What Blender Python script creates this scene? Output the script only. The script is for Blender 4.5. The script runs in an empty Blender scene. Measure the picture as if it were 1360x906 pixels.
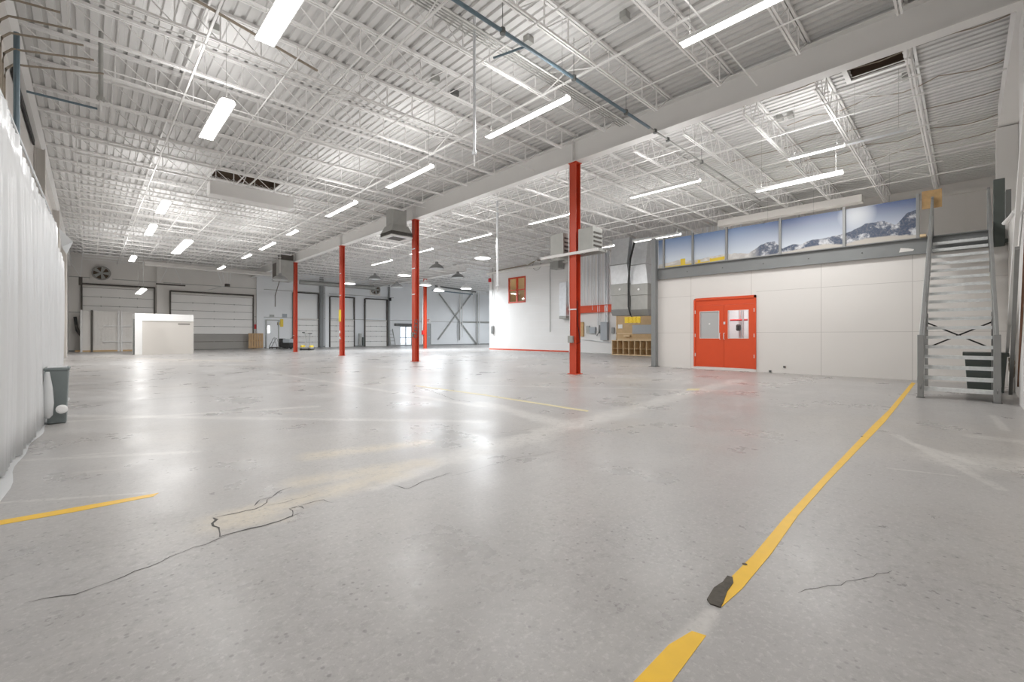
import bpy, bmesh, math, random
from mathutils import Vector, Matrix
random.seed(7)
C = bpy.context.scene.collection
# ------------------------------------------------------------------ survey helpers
SA, CA, F, VX, HY, EYE = .6947, .7194, 582.0, 680.0, 446.0, 1.2
def ground(px, py, z=0.0):
    d = F*(EYE-z)/(py-HY); r = (px-VX)/F*d
    return Vector((SA*d+CA*r, CA*d-SA*r, z))
def y_on(px, X):            # Y of a sight line on the plane x = X
    t = (px-VX)/F; return X*(CA-SA*t)/(SA+CA*t)
def x_on(px, Y):            # X of a sight line on the plane y = Y
    t = (px-VX)/F; return Y*(SA+CA*t)/(CA-SA*t)
def z_at(py, X, Y):
    return EYE+(HY-py)*(SA*X+CA*Y)/F
# ------------------------------------------------------------------ materials
def mat(name, col, rough=.5, metal=0, noise=0, nscale=3, bump=0, spec=.5, emit=None, estr=0, coord='Object', trans=0, alpha=1):
    m = bpy.data.materials.new(name); m.use_nodes = True
    nt = m.node_tree; b = nt.nodes['Principled BSDF']
    b.inputs['Base Color'].default_value = (*col, 1); b.inputs['Roughness'].default_value = rough
    b.inputs['Metallic'].default_value = metal; b.inputs['Specular IOR Level'].default_value = spec
    b.inputs['Transmission Weight'].default_value = trans
    if emit: b.inputs['Emission Color'].default_value = (*emit, 1); b.inputs['Emission Strength'].default_value = estr
    if noise or bump:
        tc = nt.nodes.new('ShaderNodeTexCoord'); n = nt.nodes.new('ShaderNodeTexNoise')
        n.inputs['Scale'].default_value = nscale; n.inputs['Detail'].default_value = 6
        nt.links.new(tc.outputs[coord], n.inputs['Vector'])
        if noise:
            mx = nt.nodes.new('ShaderNodeMix'); mx.data_type = 'RGBA'
            mx.inputs[6].default_value = (*[c*(1-noise) for c in col], 1)
            mx.inputs[7].default_value = (*[min(1, c*(1+noise)) for c in col], 1)
            nt.links.new(n.outputs['Fac'], mx.inputs[0]); nt.links.new(mx.outputs[2], b.inputs['Base Color'])
        if bump:
            bp = nt.nodes.new('ShaderNodeBump'); bp.inputs['Strength'].default_value = bump; bp.inputs['Distance'].default_value = .01
            nt.links.new(n.outputs['Fac'], bp.inputs['Height']); nt.links.new(bp.outputs[0], b.inputs['Normal'])
    return m
M = {}
M['deck'] = mat('deck_white', (.65,.642,.632), .55, noise=.06, nscale=.6)
M['joist'] = mat('joist_paint', (.82,.81,.795), .5, noise=.10, nscale=1.2)
M['girder'] = mat('girder_paint', (.80,.79,.775), .45, noise=.03, nscale=2)
M['wall'] = mat('wall_paint', (.80,.79,.775), .55, noise=.04, nscale=.8)
M['wallwarm'] = mat('wall_warm', (.80,.775,.74), .6, noise=.06, nscale=.8)
M['wallcool'] = mat('wall_cool', (.87,.885,.90), .55, noise=.03, nscale=.8)
M['white'] = mat('white_gloss', (.88,.88,.87), .35)
M['red'] = mat('column_red', (.60,.070,.028), .4, noise=.14, nscale=2)
M['orange'] = mat('door_orange', (.74,.085,.022), .4, noise=.05, nscale=3)
M['steel'] = mat('grey_steel', (.30,.305,.30), .45, metal=.35, noise=.1, nscale=4)
M['darkgrey'] = mat('dark_grey_paint', (.13,.135,.13), .5, noise=.08, nscale=3)
M['midgrey'] = mat('mid_grey_paint', (.25,.26,.26), .45, noise=.08, nscale=2)
M['galv'] = mat('galvanised', (.76,.78,.80), .38, metal=.6, noise=.14, nscale=5)
M['galvdark'] = mat('galvanised_dull', (.40,.40,.38), .5, metal=.4, noise=.15, nscale=4)
M['tread'] = mat('tread_plate', (.78,.80,.80), .42, metal=.0, noise=.22, nscale=14, bump=.3)
M['brown'] = mat('weathered_conduit', (.33,.28,.22), .6, noise=.25, nscale=6)
M['blue'] = mat('blue_pipe', (.13,.19,.23), .45, noise=.1, nscale=4)
M['black'] = mat('black_rubber', (.025,.025,.025), .6)
M['darktrack'] = mat('dark_track', (.10,.09,.08), .5, metal=.3, noise=.2, nscale=5)
M['doorpanel'] = mat('dock_door_panel', (.88,.865,.84), .5, noise=.05, nscale=1)
M['doorgrey'] = mat('dock_door_grey', (.36,.345,.32), .5, noise=.06, nscale=1)
M['osb'] = mat('chipboard', (.58,.38,.18), .7, noise=.3, nscale=9)
M['wood'] = mat('plywood', (.60,.42,.23), .6, noise=.18, nscale=4)
M['woodlight'] = mat('pine', (.72,.55,.34), .6, noise=.12, nscale=5)
M['cardboard'] = mat('cardboard', (.50,.33,.18), .75, noise=.15, nscale=5)
M['yellow'] = mat('yellow_tape', (.84,.50,.008), .38, noise=.10, nscale=9)
M['yellowfade'] = mat('faded_yellow', (.62,.55,.33), .5, noise=.2, nscale=12)
M['yellowpaint'] = mat('yellow_paint', (.82,.60,.05), .45, noise=.06)
M['bin'] = mat('bin_grey', (.20,.23,.23), .45, noise=.05)
M['bingreen'] = mat('bin_green_grey', (.11,.13,.12), .5, noise=.05)
M['hole'] = mat('well_brown', (.12,.085,.06), .8, noise=.25, nscale=3)
M['panelgrey'] = mat('cabinet_grey', (.42,.45,.48), .45)
M['office'] = mat('office_panel', (.80,.775,.745), .55, noise=.025, nscale=1.0)
M['seam'] = mat('panel_seam', (.58,.56,.53), .6)
M['boxpanel'] = mat('booth_panel', (.64,.61,.57), .5, noise=.05, nscale=.7)
M['emit'] = mat('lamp_diffuser', (.95,.95,.95), .4, emit=(1,.985,.96), estr=6)
M['hemit'] = mat('highbay_diffuser', (.95,.95,.95), .4, emit=(.97,.985,1), estr=6)
M['glass'] = mat('clear_glass', (.92,.95,.96), .03, trans=1)
M['frost'] = mat('frosted_pane', (.50,.51,.51), .45, spec=.5)
M['redsign'] = mat('sign_red', (.65,.03,.03), .5)
M['warmint'] = mat('warm_interior', (.70,.58,.38), .6, noise=.1, nscale=2)
M['copper'] = mat('rusty', (.20,.10,.06), .7, noise=.2)
M['dirt'] = mat('dried_adhesive', (.085,.075,.06), .75, noise=.5, nscale=30, bump=.8)
M['crack'] = mat('crack_dark', (.10,.095,.09), .8)
M['asphalt'] = mat('outdoor_concrete', (.6,.6,.6), .8, noise=.1)
def curtain_mat():
    m = bpy.data.materials.new('plastic_curtain'); m.use_nodes = True; nt = m.node_tree; N = nt.nodes; L = nt.links
    for n in list(N):
        if n.type != 'OUTPUT_MATERIAL': N.remove(n)
    out = [n for n in N if n.type == 'OUTPUT_MATERIAL'][0]
    b = N.new('ShaderNodeBsdfPrincipled'); b.inputs['Base Color'].default_value = (.86,.87,.875,1); b.inputs['Roughness'].default_value = .28
    t = N.new('ShaderNodeBsdfTranslucent'); t.inputs['Color'].default_value = (.85,.87,.88,1)
    mx = N.new('ShaderNodeMixShader'); mx.inputs[0].default_value = .22
    L.new(b.outputs[0], mx.inputs[1]); L.new(t.outputs[0], mx.inputs[2]); L.new(mx.outputs[0], out.inputs[0])
    return m
M['curtain'] = curtain_mat()
# ------------------------------------------------------------------ mesh builder
class MB:
    def __init__(s): s.v = []; s.f = []
    def add(s, vs, fs):
        o = len(s.v); s.v += [tuple(v) for v in vs]; s.f += [tuple(i+o for i in f) for f in fs]; return s
    def box(s, x0, y0, z0, x1, y1, z1):
        if x0 > x1: x0, x1 = x1, x0
        if y0 > y1: y0, y1 = y1, y0
        if z0 > z1: z0, z1 = z1, z0
        vs = [(x,y,z) for z in (z0,z1) for x,y in ((x0,y0),(x1,y0),(x1,y1),(x0,y1))]
        return s.add(vs, [(3,2,1,0),(4,5,6,7),(0,1,5,4),(1,2,6,5),(2,3,7,6),(3,0,4,7)])
    def bar(s, a, b, w, h=None, up=(0,0,1)):
        h = h or w; a = Vector(a); b = Vector(b); d = (b-a)
        if d.length < 1e-6: return s
        d.normalize(); u = Vector(up)
        if abs(d.dot(u)) > .98: u = Vector((1,0,0))
        sd = d.cross(u).normalized(); u = sd.cross(d).normalized()
        vs = [p+sd*i*w/2+u*j*h/2 for p in (a,b) for i,j in ((-1,-1),(1,-1),(1,1),(-1,1))]
        return s.add(vs, [(0,3,2,1),(4,5,6,7),(0,1,5,4),(1,2,6,5),(2,3,7,6),(3,0,4,7)][::1])
    def tube(s, pts, r, n=8, r2=None):
        pts = [Vector(p) for p in pts]; rings = []
        for i, p in enumerate(pts):
            a = pts[max(0,i-1)]; b = pts[min(len(pts)-1,i+1)]; d = (b-a).normalized()
            u = Vector((0,0,1)) if abs(d.z) < .95 else Vector((1,0,0))
            sd = d.cross(u).normalized(); u = sd.cross(d)
            rr = r if r2 is None else r+(r2-r)*i/(len(pts)-1)
            rings.append([p+(sd*math.cos(2*math.pi*k/n)+u*math.sin(2*math.pi*k/n))*rr for k in range(n)])
        vs = [v for q in rings for v in q]; fs = []
        for i in range(len(pts)-1):
            for k in range(n): fs.append((i*n+k, i*n+(k+1)%n, (i+1)*n+(k+1)%n, (i+1)*n+k))
        fs.append(tuple(range(n))[::-1]); fs.append(tuple((len(pts)-1)*n+k for k in range(n)))
        return s.add(vs, fs)
    def lathe(s, prof, c=(0,0,0), n=24, caps=True):
        vs = []; fs = []
        for r, z in prof:
            for k in range(n): vs.append((c[0]+r*math.cos(2*math.pi*k/n), c[1]+r*math.sin(2*math.pi*k/n), c[2]+z))
        for i in range(len(prof)-1):
            for k in range(n): fs.append((i*n+k, i*n+(k+1)%n, (i+1)*n+(k+1)%n, (i+1)*n+k))
        if caps: fs.append(tuple(range(n))[::-1]); fs.append(tuple((len(prof)-1)*n+k for k in range(n)))
        return s.add(vs, fs)
    def prism(s, poly, axis, a, b):     # poly of 2D points extruded along an axis from a to b
        def p3(q, t):
            return {'x':(t,q[0],q[1]), 'y':(q[0],t,q[1]), 'z':(q[0],q[1],t)}[axis]
        n = len(poly); vs = [p3(q,a) for q in poly]+[p3(q,b) for q in poly]
        return s.add(vs, [tuple(range(n))[::-1], tuple(range(n,2*n))]+[(i,(i+1)%n,n+(i+1)%n,n+i) for i in range(n)])
    def build(s, name, m, parent=None, smooth=False, bevel=0):
        me = bpy.data.meshes.new(name); me.from_pydata(s.v, [], s.f)
        bm = bmesh.new(); bm.from_mesh(me); bmesh.ops.recalc_face_normals(bm, faces=bm.faces); bm.to_mesh(me); bm.free()
        if smooth:
            for p in me.polygons: p.use_smooth = True
            try: me.set_sharp_from_angle(angle=math.radians(40))
            except Exception: pass
        me.materials.append(M[m] if isinstance(m, str) else m)
        o = bpy.data.objects.new(name, me); C.objects.link(o)
        if parent: o.parent = parent
        if bevel:
            b = o.modifiers.new('bevel', 'BEVEL'); b.width = bevel; b.segments = 2; b.limit_method = 'ANGLE'
        return o
def tag(o, label, cat, group=None, kind=None):
    o['label'] = label; o['category'] = cat
    if group: o['group'] = group
    if kind: o['kind'] = kind
    return o
def thing(name, loc, label, cat, group=None, rz=0):
    o = bpy.data.objects.new(name, None); o.location = loc; o.rotation_euler.z = rz; o.empty_display_size = .2
    C.objects.link(o)
    if name.endswith(('_door','_window')): o['kind'] = 'thing'
    return tag(o, label, cat, group)
def struct(o): o['kind'] = 'structure'; return o
def copy_tree(o, parent=None):
    c = o.copy(); C.objects.link(c); c.parent = parent
    for ch in list(o.children): copy_tree(ch, c)
    return c
ORD = ['first','second','third','fourth','fifth','sixth','seventh','eighth','ninth','tenth','eleventh','twelfth','thirteenth','fourteenth','fifteenth','sixteenth','seventeenth','eighteenth','nineteenth','twentieth','twenty-first','twenty-second','twenty-third','twenty-fourth','twenty-fifth','twenty-sixth','twenty-seventh','twenty-eighth','twenty-ninth','thirtieth','thirty-first']
# ------------------------------------------------------------------ main dimensions
XL, YR, YF, XO, XB, XE = -1.08, -.95, 46.4, 16.0, 25.3, 42.0
GX, DECK = 10.95, 7.42
# ------------------------------------------------------------------ floor
def floor_material():
    m = bpy.data.materials.new('polished_concrete'); m.use_nodes = True; nt = m.node_tree; N = nt.nodes; L = nt.links
    b = N['Principled BSDF']
    tc = N.new('ShaderNodeTexCoord'); sep = N.new('ShaderNodeSeparateXYZ'); L.new(tc.outputs['Object'], sep.inputs[0])
    def math_(op, a, bb=None, c=None, clamp=False):
        n = N.new('ShaderNodeMath'); n.operation = op; n.use_clamp = clamp
        for i, v in enumerate((a, bb, c)):
            if v is None: continue
            if isinstance(v, (int, float)): n.inputs[i].default_value = v
            else: L.new(v, n.inputs[i])
        return n.outputs[0]
    def noise(scale, detail=5, rough=.55, dist=0, vec=None, stretch=None):
        n = N.new('ShaderNodeTexNoise'); n.inputs['Scale'].default_value = scale; n.inputs['Detail'].default_value = detail
        n.inputs['Roughness'].default_value = rough; n.inputs['Distortion'].default_value = dist
        v = tc.outputs['Object']
        if stretch:
            mp = N.new('ShaderNodeMapping'); mp.inputs['Rotation'].default_value = (0,0,stretch[2]); mp.inputs['Scale'].default_value = (stretch[0],stretch[1],1)
            L.new(v, mp.inputs[0]); v = mp.outputs[0]
        L.new(v, n.inputs['Vector']); return n.outputs['Fac']
    def ramp(v, a, c):
        n = N.new('ShaderNodeMapRange'); n.inputs[1].default_value = a; n.inputs[2].default_value = c
        L.new(v, n.inputs[0]); return n.outputs[0]
    def mixc(fac, c1, c2):
        n = N.new('ShaderNodeMix'); n.data_type = 'RGBA'
        if isinstance(fac, (int, float)): n.inputs[0].default_value = fac
        else: L.new(fac, n.inputs[0])
        for i, c in ((6,c1),(7,c2)):
            if isinstance(c, tuple): n.inputs[i].default_value = (*c,1)
            else: L.new(c, n.inputs[i])
        return n.outputs[2]
    wob = noise(1.1, 8, .75)
    wob2 = noise(5, 5, .7)
    def band(p0, p1, w, soft=.3, wamp=.6):      # mask of a worn band between two points of the floor
        ax, ay = p0; bx, by = p1; l = math.hypot(bx-ax, by-ay); ux, uy = (bx-ax)/l, (by-ay)/l
        dx = math_('SUBTRACT', sep.outputs[0], ax); dy = math_('SUBTRACT', sep.outputs[1], ay)
        u = math_('ADD', math_('MULTIPLY', dx, ux), math_('MULTIPLY', dy, uy))
        v = math_('ABSOLUTE', math_('SUBTRACT', math_('MULTIPLY', dx, uy), math_('MULTIPLY', dy, ux)))
        v = math_('ADD', v, math_('MULTIPLY', math_('SUBTRACT', wob, .5), w*wamp*3))
        v = math_('ADD', v, math_('MULTIPLY', math_('SUBTRACT', wob2, .5), w*wamp*1.2))
        e = math_('MAXIMUM', math_('SUBTRACT', math_('ABSOLUTE', math_('SUBTRACT', u, l/2)), l/2), 0)
        dd = math_('SQRT', math_('ADD', math_('MULTIPLY', v, v), math_('MULTIPLY', e, e)))
        r = N.new('ShaderNodeMapRange'); r.interpolation_type = 'SMOOTHSTEP'
        r.inputs[1].default_value = w; r.inputs[2].default_value = w*(1-soft); L.new(dd, r.inputs[0]); return r.outputs[0]
    big = noise(.3, 6, .62); mid = noise(.8, 7, .68); fine = noise(26, 4, .7); speck = noise(70, 3, .6)
    streak = noise(1.2, 8, .72, 0, stretch=(.25, 2.4, .06)); streak2 = noise(1.0, 8, .7, 0, stretch=(2.2, .25, .03))
    col = mixc(ramp(big, .3, .72), (.335,.323,.317), (.428,.414,.406))
    col = mixc(math_('MULTIPLY', ramp(mid, .4, .75), .35), col, (.53,.52,.505))
    col = mixc(math_('MULTIPLY', ramp(streak, .5, .85), .25), col, (.60,.585,.56))
    col = mixc(math_('MULTIPLY', ramp(streak2, .52, .85), .2), col, (.58,.565,.545))
    warm = noise(.22, 4, .6)
    col = mixc(math_('MULTIPLY', ramp(warm, .48, .7), .30), col, (.52,.465,.395))
    pts = lambda a, bb: ((ground(*a).x, ground(*a).y), (ground(*bb).x, ground(*bb).y))
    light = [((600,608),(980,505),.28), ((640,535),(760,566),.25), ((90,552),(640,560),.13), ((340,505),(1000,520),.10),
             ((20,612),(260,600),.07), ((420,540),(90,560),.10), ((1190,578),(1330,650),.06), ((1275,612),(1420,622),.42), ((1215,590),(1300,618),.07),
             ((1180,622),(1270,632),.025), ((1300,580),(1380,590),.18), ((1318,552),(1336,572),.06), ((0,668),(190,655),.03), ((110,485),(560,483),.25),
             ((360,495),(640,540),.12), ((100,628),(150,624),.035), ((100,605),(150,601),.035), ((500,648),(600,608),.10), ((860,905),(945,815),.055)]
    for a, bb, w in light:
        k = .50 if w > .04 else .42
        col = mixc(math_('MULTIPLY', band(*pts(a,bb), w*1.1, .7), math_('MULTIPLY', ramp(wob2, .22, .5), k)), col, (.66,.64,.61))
    for a, bb, w, k in [((420,605),(560,588),.26,.75), ((300,692),(520,630),.26,.8), ((400,640),(560,615),.24,.7), ((380,548),(430,546),.05,.6), ((120,475),(330,480),.5,.4), ((330,695),(380,690),.1,.35)]:
        col = mixc(math_('MULTIPLY', band(*pts(a,bb), w, .95, .45), math_('MULTIPLY', ramp(wob2, .2, .5), k)), col, (.60,.535,.43))
    for a, bb, w, k in [((130,535),(330,522),.16,.4), ((60,520),(300,510),.25,.3), ((660,580),(700,574),.07,.4), ((250,478),(60,500),.4,.18)]:
        col = mixc(math_('MULTIPLY', band(*pts(a,bb), w), k), col, (.27,.26,.25))
    vor = N.new('ShaderNodeTexVoronoi'); vor.inputs['Scale'].default_value = 26; L.new(tc.outputs['Object'], vor.inputs['Vector'])
    sc_ = N.new('ShaderNodeSeparateColor'); L.new(vor.outputs['Color'], sc_.inputs[0])
    pit = math_('MULTIPLY', ramp(vor.outputs['Distance'], .26, .16), ramp(sc_.outputs[0], .62, .80))
    gr = noise(14, 5, .75); gr2 = noise(38, 4, .75)
    near = ramp(noise(.5, 3, .5), .35, .6)
    col = mixc(math_('MULTIPLY', math_('MULTIPLY', ramp(gr, .50, .68), .42), math_('ADD', near, .45)), col, (.27,.262,.25))
    col = mixc(math_('MULTIPLY', ramp(gr2, .52, .66), .30), col, (.64,.63,.61))
    col = mixc(math_('MULTIPLY', ramp(fine, .56, .8), .38), col, (.25,.24,.235))
    col = mixc(math_('MULTIPLY', ramp(speck, .64, .75), .45), col, (.17,.165,.16))
    col = mixc(math_('MULTIPLY', ramp(noise(95,2,.5), .70, .78), .4), col, (.72,.71,.69))
    col = mixc(math_('MULTIPLY', pit, math_('ADD', math_('MULTIPLY', near, .40), .12)), col, (.12,.115,.11))
    L.new(col, b.inputs['Base Color'])
    rr = N.new('ShaderNodeMapRange'); rr.inputs[1].default_value = .3; rr.inputs[2].default_value = .75; rr.inputs[3].default_value = .22; rr.inputs[4].default_value = .46
    L.new(mid, rr.inputs[0]); L.new(rr.outputs[0], b.inputs['Roughness'])
    b.inputs['Specular IOR Level'].default_value = .36
    bp = N.new('ShaderNodeBump'); bp.inputs['Strength'].default_value = .05; bp.inputs['Distance'].default_value = .01
    L.new(math_('ADD', mid, math_('MULTIPLY', fine, .12)), bp.inputs['Height']); L.new(bp.outputs[0], b.inputs['Normal'])
    return m
M['floor'] = floor_material()
struct(MB().box(XL-.2, YR-.2, -.2, XE+.2, YF+.2, 0).build('floor', 'floor'))
# patch and cracks in the slab
def flat_poly(pts, z0=0, z1=.0015):
    mb = MB(); n = len(pts)
    mb.add([(p.x,p.y,z0) for p in pts]+[(p.x,p.y,z1) for p in pts], [tuple(range(n))[::-1], tuple(range(n,2*n))]+[(i,(i+1)%n,n+(i+1)%n,n+i) for i in range(n)])
    return mb
def crack(name, px, w, label, seed):
    rnd = random.Random(seed); P = [ground(*p) for p in px]; Q = []
    for a, b in zip(P, P[1:]):
        n = max(2, int((b-a).length/.05))
        for i in range(n):
            p = a.lerp(b, i/n); q = (b-a).normalized(); s = Vector((-q.y,q.x,0))
            Q.append(p+s*rnd.uniform(-.016,.016)*(1 if i else 0))
    Q.append(P[-1]); mb = MB(); vs = []; fs = []
    for i, p in enumerate(Q):
        a = Q[max(0,i-1)]; b = Q[min(len(Q)-1,i+1)]; q = (b-a).normalized(); s = Vector((-q.y,q.x,0))
        ww = w*rnd.uniform(.25,1)*(.3 if i in (0,len(Q)-1) else 1)
        vs += [(p+s*ww/2)+Vector((0,0,.0012)), (p-s*ww/2)+Vector((0,0,.0012))]
    for i in range(len(Q)-1): fs.append((2*i,2*i+1,2*i+3,2*i+2))
    mb.add(vs, fs); return tag(mb.build(name, 'crack'), label, 'crack')
crack('floor_crack', [(38,800),(100,790),(165,766),(225,740),(300,712)], .009, 'jagged crack running from the sunken floor patch to the lower left', 1)
crack('floor_crack', [(283,688),(292,713),(372,692),(398,682)], .022, 'dark edge of the rectangular floor patch, near side', 2)
crack('floor_crack', [(283,688),(340,676),(362,660)], .011, 'thin dark outline of the rectangular floor patch, far side', 3)
crack('floor_crack', [(600,632),(640,622),(678,610),(740,600)], .005, 'hairline crack leaving the pale stained area in mid floor', 4)
crack('floor_crack', [(555,514),(580,522),(600,530),(625,534)], .02, 'wide dark crack beside the faint yellow stripe', 5)
crack('floor_crack', [(1060,788),(1100,778),(1150,768),(1185,758)], .004, 'hairline crack right of the peeled yellow tape end', 6)
crack('floor_crack', [(338,672),(345,664),(362,660),(372,652),(388,647)], .014, 'ragged dark crack edge along the far side of the stained patch', 11)
crack('floor_crack', [(372,692),(388,686),(384,676),(396,672),(404,676)], .012, 'small looping cracks at the right end of the floor patch', 12)
crack('floor_crack', [(400,672),(412,668),(430,664),(442,668)], .010, 'tiny broken crack right of the floor patch', 13)
crack('floor_crack', [(520,644),(540,650),(560,640),(600,628)], .008, 'thin crack across the beige stained concrete', 14)
crack('floor_crack', [(650,576),(680,574),(705,570)], .008, 'short dark scrape in the middle of the floor', 8)
crack('floor_crack', [(355,672),(400,662),(420,655)], .006, 'rough broken crack behind the floor patch', 9)
tag(flat_poly([ground(*p) for p in [(841.5,906),(888.5,856.5),(919,838.5),(938,844.5),(892.5,906),(840,985),(770,985)]]).build('floor_tape', 'yellow'),
    'short yellow floor tape piece cut off at the bottom edge', 'tape')
main = [(1211,508),(1180,545),(1160,564),(1080,648),(1040,690),(1000,738),(966,772),(955,800),(958.5,806.5),(985,783),(1025,735),(1060,685),(1100,639),(1176,560),(1196,535),(1216,509)]
t = thing('floor_tape', ground(1080,668), 'long yellow floor tape stripe running toward the foot of the stair', 'tape')
def rel(o, t): o.parent = t; o.matrix_parent_inverse = Matrix.Translation(-t.location); return o
rel(flat_poly([ground(*p) for p in main], 0, .0022).build('tape_strip', 'yellow'), t)
dm = MB(); rb = random.Random(3)
pe = [ground(*p) for p in [(939,797),(948,782),(960,774),(966,766),(973,768),(974,775),(966,786),(961,800),(957,808),(943,803)]]
dm = flat_poly(pe, .0, .006); d_ = dm.build('peeled_end', 'dirt'); rel(d_, t); d_['label'] = 'grey peeled adhesive end'
for q in [(989,750),(1145,580)]:
    g = ground(*q); rel(MB().lathe([(.010,0),(.013,.003),(.006,.005)], (g.x,g.y,0), 10).build('scuff_mark', 'dirt'), t)
tag(flat_poly([ground(*p) for p in [(-80,707),(0,691.5),(100,674),(211,654.8),(204,659.5),(100,680),(0,697.5),(-80,713)]]).build('floor_tape', 'yellow'),
    'yellow floor tape stripe by the left curtain', 'tape')
tag(flat_poly([ground(*p) for p in [(552,512),(640,523.5),(782,545.4),(780,547),(640,525),(552,513)]], 0, .001).build('floor_tape', 'yellowfade'), 'faint worn yellow stripe in the middle of the floor', 'tape')
tag(flat_poly([ground(*p) for p in [(913,516.5),(930,516.2),(928,518.5),(911,518.6)]], 0, .001).build('floor_tape', 'yellowfade'), 'tiny worn yellow mark in front of the orange doors', 'tape')
# ------------------------------------------------------------------ ceiling deck
holes = [(11.9,13.25,.97,1.9), (3.4,5.6,19.2,20.4)]
def deck():
    mb = MB(); p = .2; x = XL-.1; z0 = DECK; z1 = DECK+.045
    while x < XE:
        prof = [(x,z0),(x+.11,z0),(x+.125,z1),(x+.185,z1),(x+.2,z0)]
        hs = [h for h in holes if h[0] <= x+.1 <= h[1]]
        segs = [(YR-.1, YF+.1)]
        for h in hs: segs = [(YR-.1, h[2]), (h[3], YF+.1)]
        for a, b in segs:
            vs = [(q[0],a,q[1]) for q in prof]+[(q[0],b,q[1]) for q in prof]
            mb.add(vs, [(i,i+1,5+i+1,5+i) for i in range(4)])
        x += p
    return mb
ck = deck().build('ceiling', 'deck'); struct(ck)
so = ck.modifiers.new('thick', 'SOLIDIFY'); so.thickness = .01; so.offset = 1
roof = MB().box(XL-.2, YR-.2, DECK+.95, XE+.2, YF+.2, DECK+1.05).build('ceiling_slab', 'deck'); struct(roof)
for n, (a,b,c,d) in enumerate(holes):
    t = thing('roof_hatch', ((a+b)/2,(c+d)/2,DECK), ['brown roof opening beyond the main girder near the stair','dark brown roof opening above the grey duct box on the left'][n], 'roof opening')
    w = MB()
    a-=.02;b+=.02;c-=.02;d+=.02
    for bx in [(a-.03,c-.03,DECK-.02,a,d+.03,DECK+.5),(b,c-.03,DECK-.02,b+.03,d+.03,DECK+.5),(a,c-.03,DECK-.02,b,c,DECK+.5),(a,d,DECK-.02,b,d+.03,DECK+.5)]: w.box(*bx)
    rel(w.build('well', 'hole'), t)
    rel(MB().box(a-.03,c-.03,DECK+.5,b+.03,d+.03,DECK+.53).build('lid', 'hole'), t)
    f = MB()
    for bx in [(a-.1,c-.1,DECK-.06,a,d+.1,DECK-.02),(b,c-.1,DECK-.06,b+.1,d+.1,DECK-.02),(a,c-.1,DECK-.06,b,c,DECK-.02),(a,d,DECK-.06,b,d+.1,DECK-.02)]: f.box(*bx)
    rel(f.build('rim', 'girder'), t)
# ------------------------------------------------------------------ walls
def panel_wall(name, m, boxes): 
    mb = MB()
    for b in boxes: mb.box(*b)
    return struct(mb.build(name, m))
H = DECK+1
panel_wall('wall_left', 'wallwarm', [(XL-.2,YR-.2,0,XL,YF,H)])
# far wall with the glazed door opening
gx0, gx1 = x_on(531,YF), x_on(547.6,YF)
panel_wall('wall_far', 'wallwarm', [(XL-.2,YF,0,x_on(345,YF),YF+.2,H)])
panel_wall('wall_far_right', 'wallcool', [(x_on(345,YF),YF,0,gx0,YF+.2,H),(gx1,YF,0,XE,YF+.2,H),(gx0,YF,2.35,gx1,YF+.2,H)])
panel_wall('wall_end', 'wallcool', [(XE,28,0,XE+.2,YF,H)])
panel_wall('wall_return', 'wallcool', [(XB+.2,28.2,0,XE,28.4,H)])
YB = y_on(650,XB)
ywin0, ywin1 = y_on(697.5,XB), y_on(676,XB)
zw0, zw1 = z_at(401.5,XB,(ywin0+ywin1)/2), z_at(369,XB,(ywin0+ywin1)/2)
YC = y_on(757,XB); YM = y_on(873,XO)
panel_wall('wall_block', 'wall', [(XB,YC,0,XB+.2,ywin0,H),(XB,ywin1,0,XB+.2,YB,H),(XB,ywin0,0,XB+.2,ywin1,zw0),(XB,ywin0,zw1,XB+.2,ywin1,H)])
panel_wall('wall_back', 'wall', [(XB+.15,YR-.2,0,XB+.35,YC,H)])
panel_wall('wall_mezzanine', 'office', [(XB+.1,YR,3.8,XB+.15,YM,H)])
panel_wall('wall_right', 'wallwarm', [(XL,YR-.2,0,XB+.2,YR,H)])
panel_wall('wall_right_lower', 'wallwarm', [(12.2,YR,0,15.9,YR+.24,3.85)])
# block courses of the far white wall as thin recess strips
sm = MB()
for k in range(1,12):
    sm.box(XB-.004, YC, k*.6-.005, XB+.001, ywin0-.1, k*.6+.005); sm.box(XB-.004, ywin1+.1, k*.6-.005, XB+.001, YB, k*.6+.005)
struct(sm.build('trim_1', 'wallcool'))
sm = MB()
yy = -.6
while yy < YC-.1:
    if yy < YM: yy += .3; continue
    sm.prism([(XB+.15,yy),(XB+.15,yy+.12),(XB+.11,yy+.10),(XB+.11,yy+.02)], 'z', 3.0, DECK); yy += .3
struct(sm.build('trim_2', 'wallcool'))
struct(MB().box(XB-.03, YC+.1, 0, XB, YB-.02, .10).build('baseboard_block', 'red'))
struct(MB().box(XL, YF-.05, 0, XE, YF, .12).build('baseboard_far', 'steel'))
# seams of the far wall panels
sm = MB()
for z in (2.95, 5.6): sm.box(XL, YF-.02, z, x_on(523,YF), YF, z+.05)
sm.box(x_on(552,YF), YF-.02, 2.95, XE, YF, 3.0)
struct(sm.build('trim_3', 'galvdark'))
sm = MB(); sm.box(x_on(523,YF), YF-.02, 3.0, x_on(552,YF), YF, 3.05); struct(sm.build('trim_4', 'galvdark'))
# outdoors seen through the glazed door
tag(MB().box(gx0-12, YF+.25, -.2, gx1+12, YF+20, -.02).build('yard_pavement', 'asphalt'), 'pale pavement outside the glazed entrance', 'pavement')
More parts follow.
